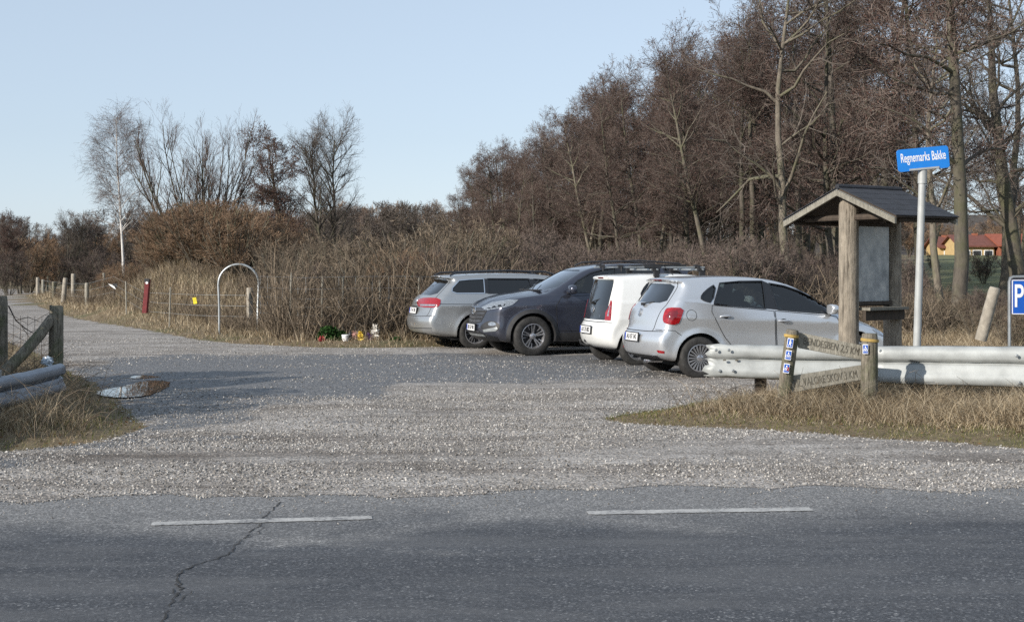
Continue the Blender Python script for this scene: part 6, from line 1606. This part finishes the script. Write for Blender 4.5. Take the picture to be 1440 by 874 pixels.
leaf_heap('green_plant', (fx(558), dF - .2, .03), .15, .15, .14, 260, M['evergreen'], 'low green plant close to the estate car', 'plant', .05, 8)
m = MB(); m.lathe([(0, .0), (.055, .0), (.075, .16), (.07, .165), (.05, .05), (0, .05)], axis='z', n=16, c=(fx(487.5), dF - .25, .05)); tag(m.build('plant_pot', M['sign_white'], None, True), 'white plant pot between the green bunch and the flowers', 'pot')
m = MB(); m.lathe([(0, .0), (.04, .0), (.045, .12), (.03, .20), (.012, .22), (.012, .26)], axis='z', n=14, c=(fx(494), dF - .2, .05)); tag(m.build('grave_lantern', M['ink'], None, True), 'small dark grave lantern beside the white pot', 'lantern')

# unseen evergreen shrubs added past the left edge to shade the posts and gravel
for i, (x, y, h) in enumerate(((-11.3, 4.9, 2.9), (-10.3, 7.0, 3.2), (-9.5, 9.1, 3.0), (-9.0, 11.2, 3.3), (-8.6, 13.4, 3.1), (-8.4, 15.6, 3.0), (-8.3, 17.4, 2.5))):
    e_ = empty('shade_shrub', (x, y, 0), i, 'unseen evergreen shrub added left of the entrance to cast shade', 'shrub', 'added shade-casting shrubs left of the entrance')
    r3 = np.random.RandomState(90 + i); n3 = 3600; q3 = r3.normal(size=(n3, 3)); q3 /= np.linalg.norm(q3, axis=1)[:, None]; q3 *= r3.uniform(.3, 1, n3)[:, None] ** .5
    P3_ = q3 * np.array([.85, 1.25, h * .5]) + np.array([0, 0, h * .52]); k3 = fbm(P3_[:, 1] + i * 3, P3_[:, 2] + P3_[:, 0], .8, 95 + i) > .36; P3_ = P3_[k3]; n3 = len(P3_)
    T3 = np.array([[-1, 0, 0], [0, -.45, .1], [1, 0, 0], [0, .45, .1]]) * .085; V3 = np.einsum('nij,nkj->nki', rot_rand(n3, r3), np.repeat(T3[None], n3, 0)) + P3_[:, None]
    o3 = mesh_obj('foliage', V3.reshape(-1, 3), np.arange(4 * n3).reshape(-1, 4), M['evergreen'], e_)
    m = MB(); m.tube([(0, 0, -.1), (.05, 0, h * .5), (0, .05, h * .9)], [.06, .04, .015], 8); m.build('stem', M['bark'], e_)

# ================================================================== FARM BUILDINGS BEYOND THE WOOD
M['roof_red'] = simple('red_roof_tiles', (.15, .055, .04), .8, var=.25, vs=3, kind='Position')
M['roof_orange'] = simple('orange_red_roof', (.27, .075, .04), .8, var=.2, vs=3)
M['wall_yellow'] = simple('yellow_render', (.48, .34, .16), .85, var=.12, vs=2)
M['wall_red'] = simple('red_brick', (.26, .09, .05), .85, var=.25, vs=4)
M['pane'] = simple('dark_window_pane', (.03, .035, .04), .15)
def house(name, x0, x1, y, zb, zw, zr, dep, wall, roof, label, wins, parts=()):
    e = empty(name, ((x0 + x1) / 2, y, zb), 0, label, 'farmhouse'); ox, oy = (x0 + x1) / 2, y; W2 = (x1 - x0) / 2
    m = MB(); m.box((0, dep / 2, (zw - zb) / 2 - .4), (2 * W2, dep, zw - zb + .8)); m.add([(-W2, .0, zw - zb), (-W2, dep, zw - zb), (-W2, dep / 2, zr - zb - .1), (W2, .0, zw - zb), (W2, dep, zw - zb), (W2, dep / 2, zr - zb - .1)], [(0, 1, 2), (5, 4, 3)]); m.build('wall', wall, e)
    for s_, y0 in ((1, -.5), (-1, dep + .5)):
        m = MB(); a = [(-W2 - .4, y0, zw - zb - .25), (W2 + .4, y0, zw - zb - .25), (W2 + .4, dep / 2, zr - zb), (-W2 - .4, dep / 2, zr - zb)]; m.add(a + [(p[0], p[1], p[2] + .18) for p in a], [(0, 1, 2, 3), (7, 6, 5, 4), (0, 4, 5, 1), (1, 5, 6, 2), (2, 6, 7, 3), (3, 7, 4, 0)]); rf = m.build('roof', roof, e)
    m = MB(); m.box((W2 * .4, dep / 2, zr - zb + .0), (.6, .6, .7)); m.build('chimney', M['wall_red'], e)
    for i in range(wins):
        wx = -W2 + 2 * W2 * (i + .5) / wins; m = MB(); m.box((wx, -.02, (zw - zb) * .55), (1.1, .12, 1.1)); w_ = m.build('window', M['sign_white'], e); m = MB(); m.box((wx, -.07, (zw - zb) * .55), (.9, .06, .92)); m.build('pane', M['pane'], w_)
    return e
yh = 172; zb = H(SX(1380, yh), yh) * 0 + 1.9
print('house base', zb)
house('farmhouse', SX(1350, yh), SX(1398, yh), yh, zb, zb + 2.55, zb + 3.7, 7, M['wall_yellow'], M['roof_red'], 'long low yellow farmhouse with dull red roof seen between the trunks at right', 3)
house('farmhouse', SX(1402, yh), SX(1480, yh), yh - 1, zb, zb + 2.6, zb + 3.8, 8, M['wall_red'], M['roof_orange'], 'orange-red farm building with bright roof right of the yellow one', 4)
house('outbuilding', SX(1322, yh + 6), SX(1345, yh + 6), yh + 6, zb, zb + 2.5, zb + 3.6, 6, M['wall_yellow'], M['roof_red'], 'small yellow outbuilding with red roof left of the thick trunk', 1)
# ================================================================== camera, sky, sun
cam = bpy.data.cameras.new('camera'); co = bpy.data.objects.new('camera', cam); COL.objects.link(co)
co.location = (0, 0, H_EYE); co.rotation_euler = (R(90), 0, 0)
cam.sensor_width = 36; cam.lens = 36 * FPX / 1440; cam.shift_y = -(437 - HY) / 1440; cam.clip_end = 3000; cam.clip_start = .1
SC.camera = co
SUN_AZ, SUN_EL = (-.77, -.64), 23
w = bpy.data.worlds.new('World'); SC.world = w; w.use_nodes = True
nt = w.node_tree; bg = nt.nodes['Background']; sk = nt.nodes.new('ShaderNodeTexSky'); sk.sky_type = 'NISHITA'; sk.sun_disc = False
sk.sun_elevation = R(SUN_EL); sk.sun_rotation = math.atan2(SUN_AZ[0], SUN_AZ[1]) % (2 * math.pi)
sk.air_density = 1.0; sk.dust_density = 0.3; sk.ozone_density = 1.0
hs = nt.nodes.new('ShaderNodeHueSaturation'); hs.inputs['Saturation'].default_value = .55
nt.links.new(sk.outputs[0], hs.inputs['Color'])
mx = nt.nodes.new('ShaderNodeMix'); mx.data_type = 'RGBA'; mx.blend_type = 'MULTIPLY'; mx.inputs[0].default_value = 1
nt.links.new(hs.outputs[0], mx.inputs[6]); mx.inputs[7].default_value = (.90, .97, 1.10, 1)
m3 = nt.nodes.new('ShaderNodeMix'); m3.data_type = 'RGBA'; m3.inputs[0].default_value = .5      # thin even high haze
nt.links.new(mx.outputs[2], m3.inputs[6]); m3.inputs[7].default_value = (4.5, 5.55, 6.7, 1)
nt.links.new(m3.outputs[2], bg.inputs[0]); bg.inputs[1].default_value = .115
sl = bpy.data.lights.new('sun', 'SUN'); sl.energy = 5.0; sl.angle = R(.55); sl.color = (1, .93, .83)
so = bpy.data.objects.new('sun', sl); COL.objects.link(so)
to = Vector((SUN_AZ[0] * math.cos(R(SUN_EL)), SUN_AZ[1] * math.cos(R(SUN_EL)), math.sin(R(SUN_EL))))
so.rotation_euler = to.to_track_quat('Z', 'Y').to_euler(); so.location = to * 50
vs = SC.view_settings; vs.view_transform = 'Standard'; vs.look = 'None'; vs.exposure = .22; vs.gamma = 1; vs.use_curve_mapping = False
SC.cycles.max_bounces = 6; SC.cycles.transparent_max_bounces = 24; SC.cycles.use_denoising = False; SC.cycles.caustics_reflective = False; SC.cycles.caustics_refractive = False; SC.cycles.sample_clamp_indirect = 3.0
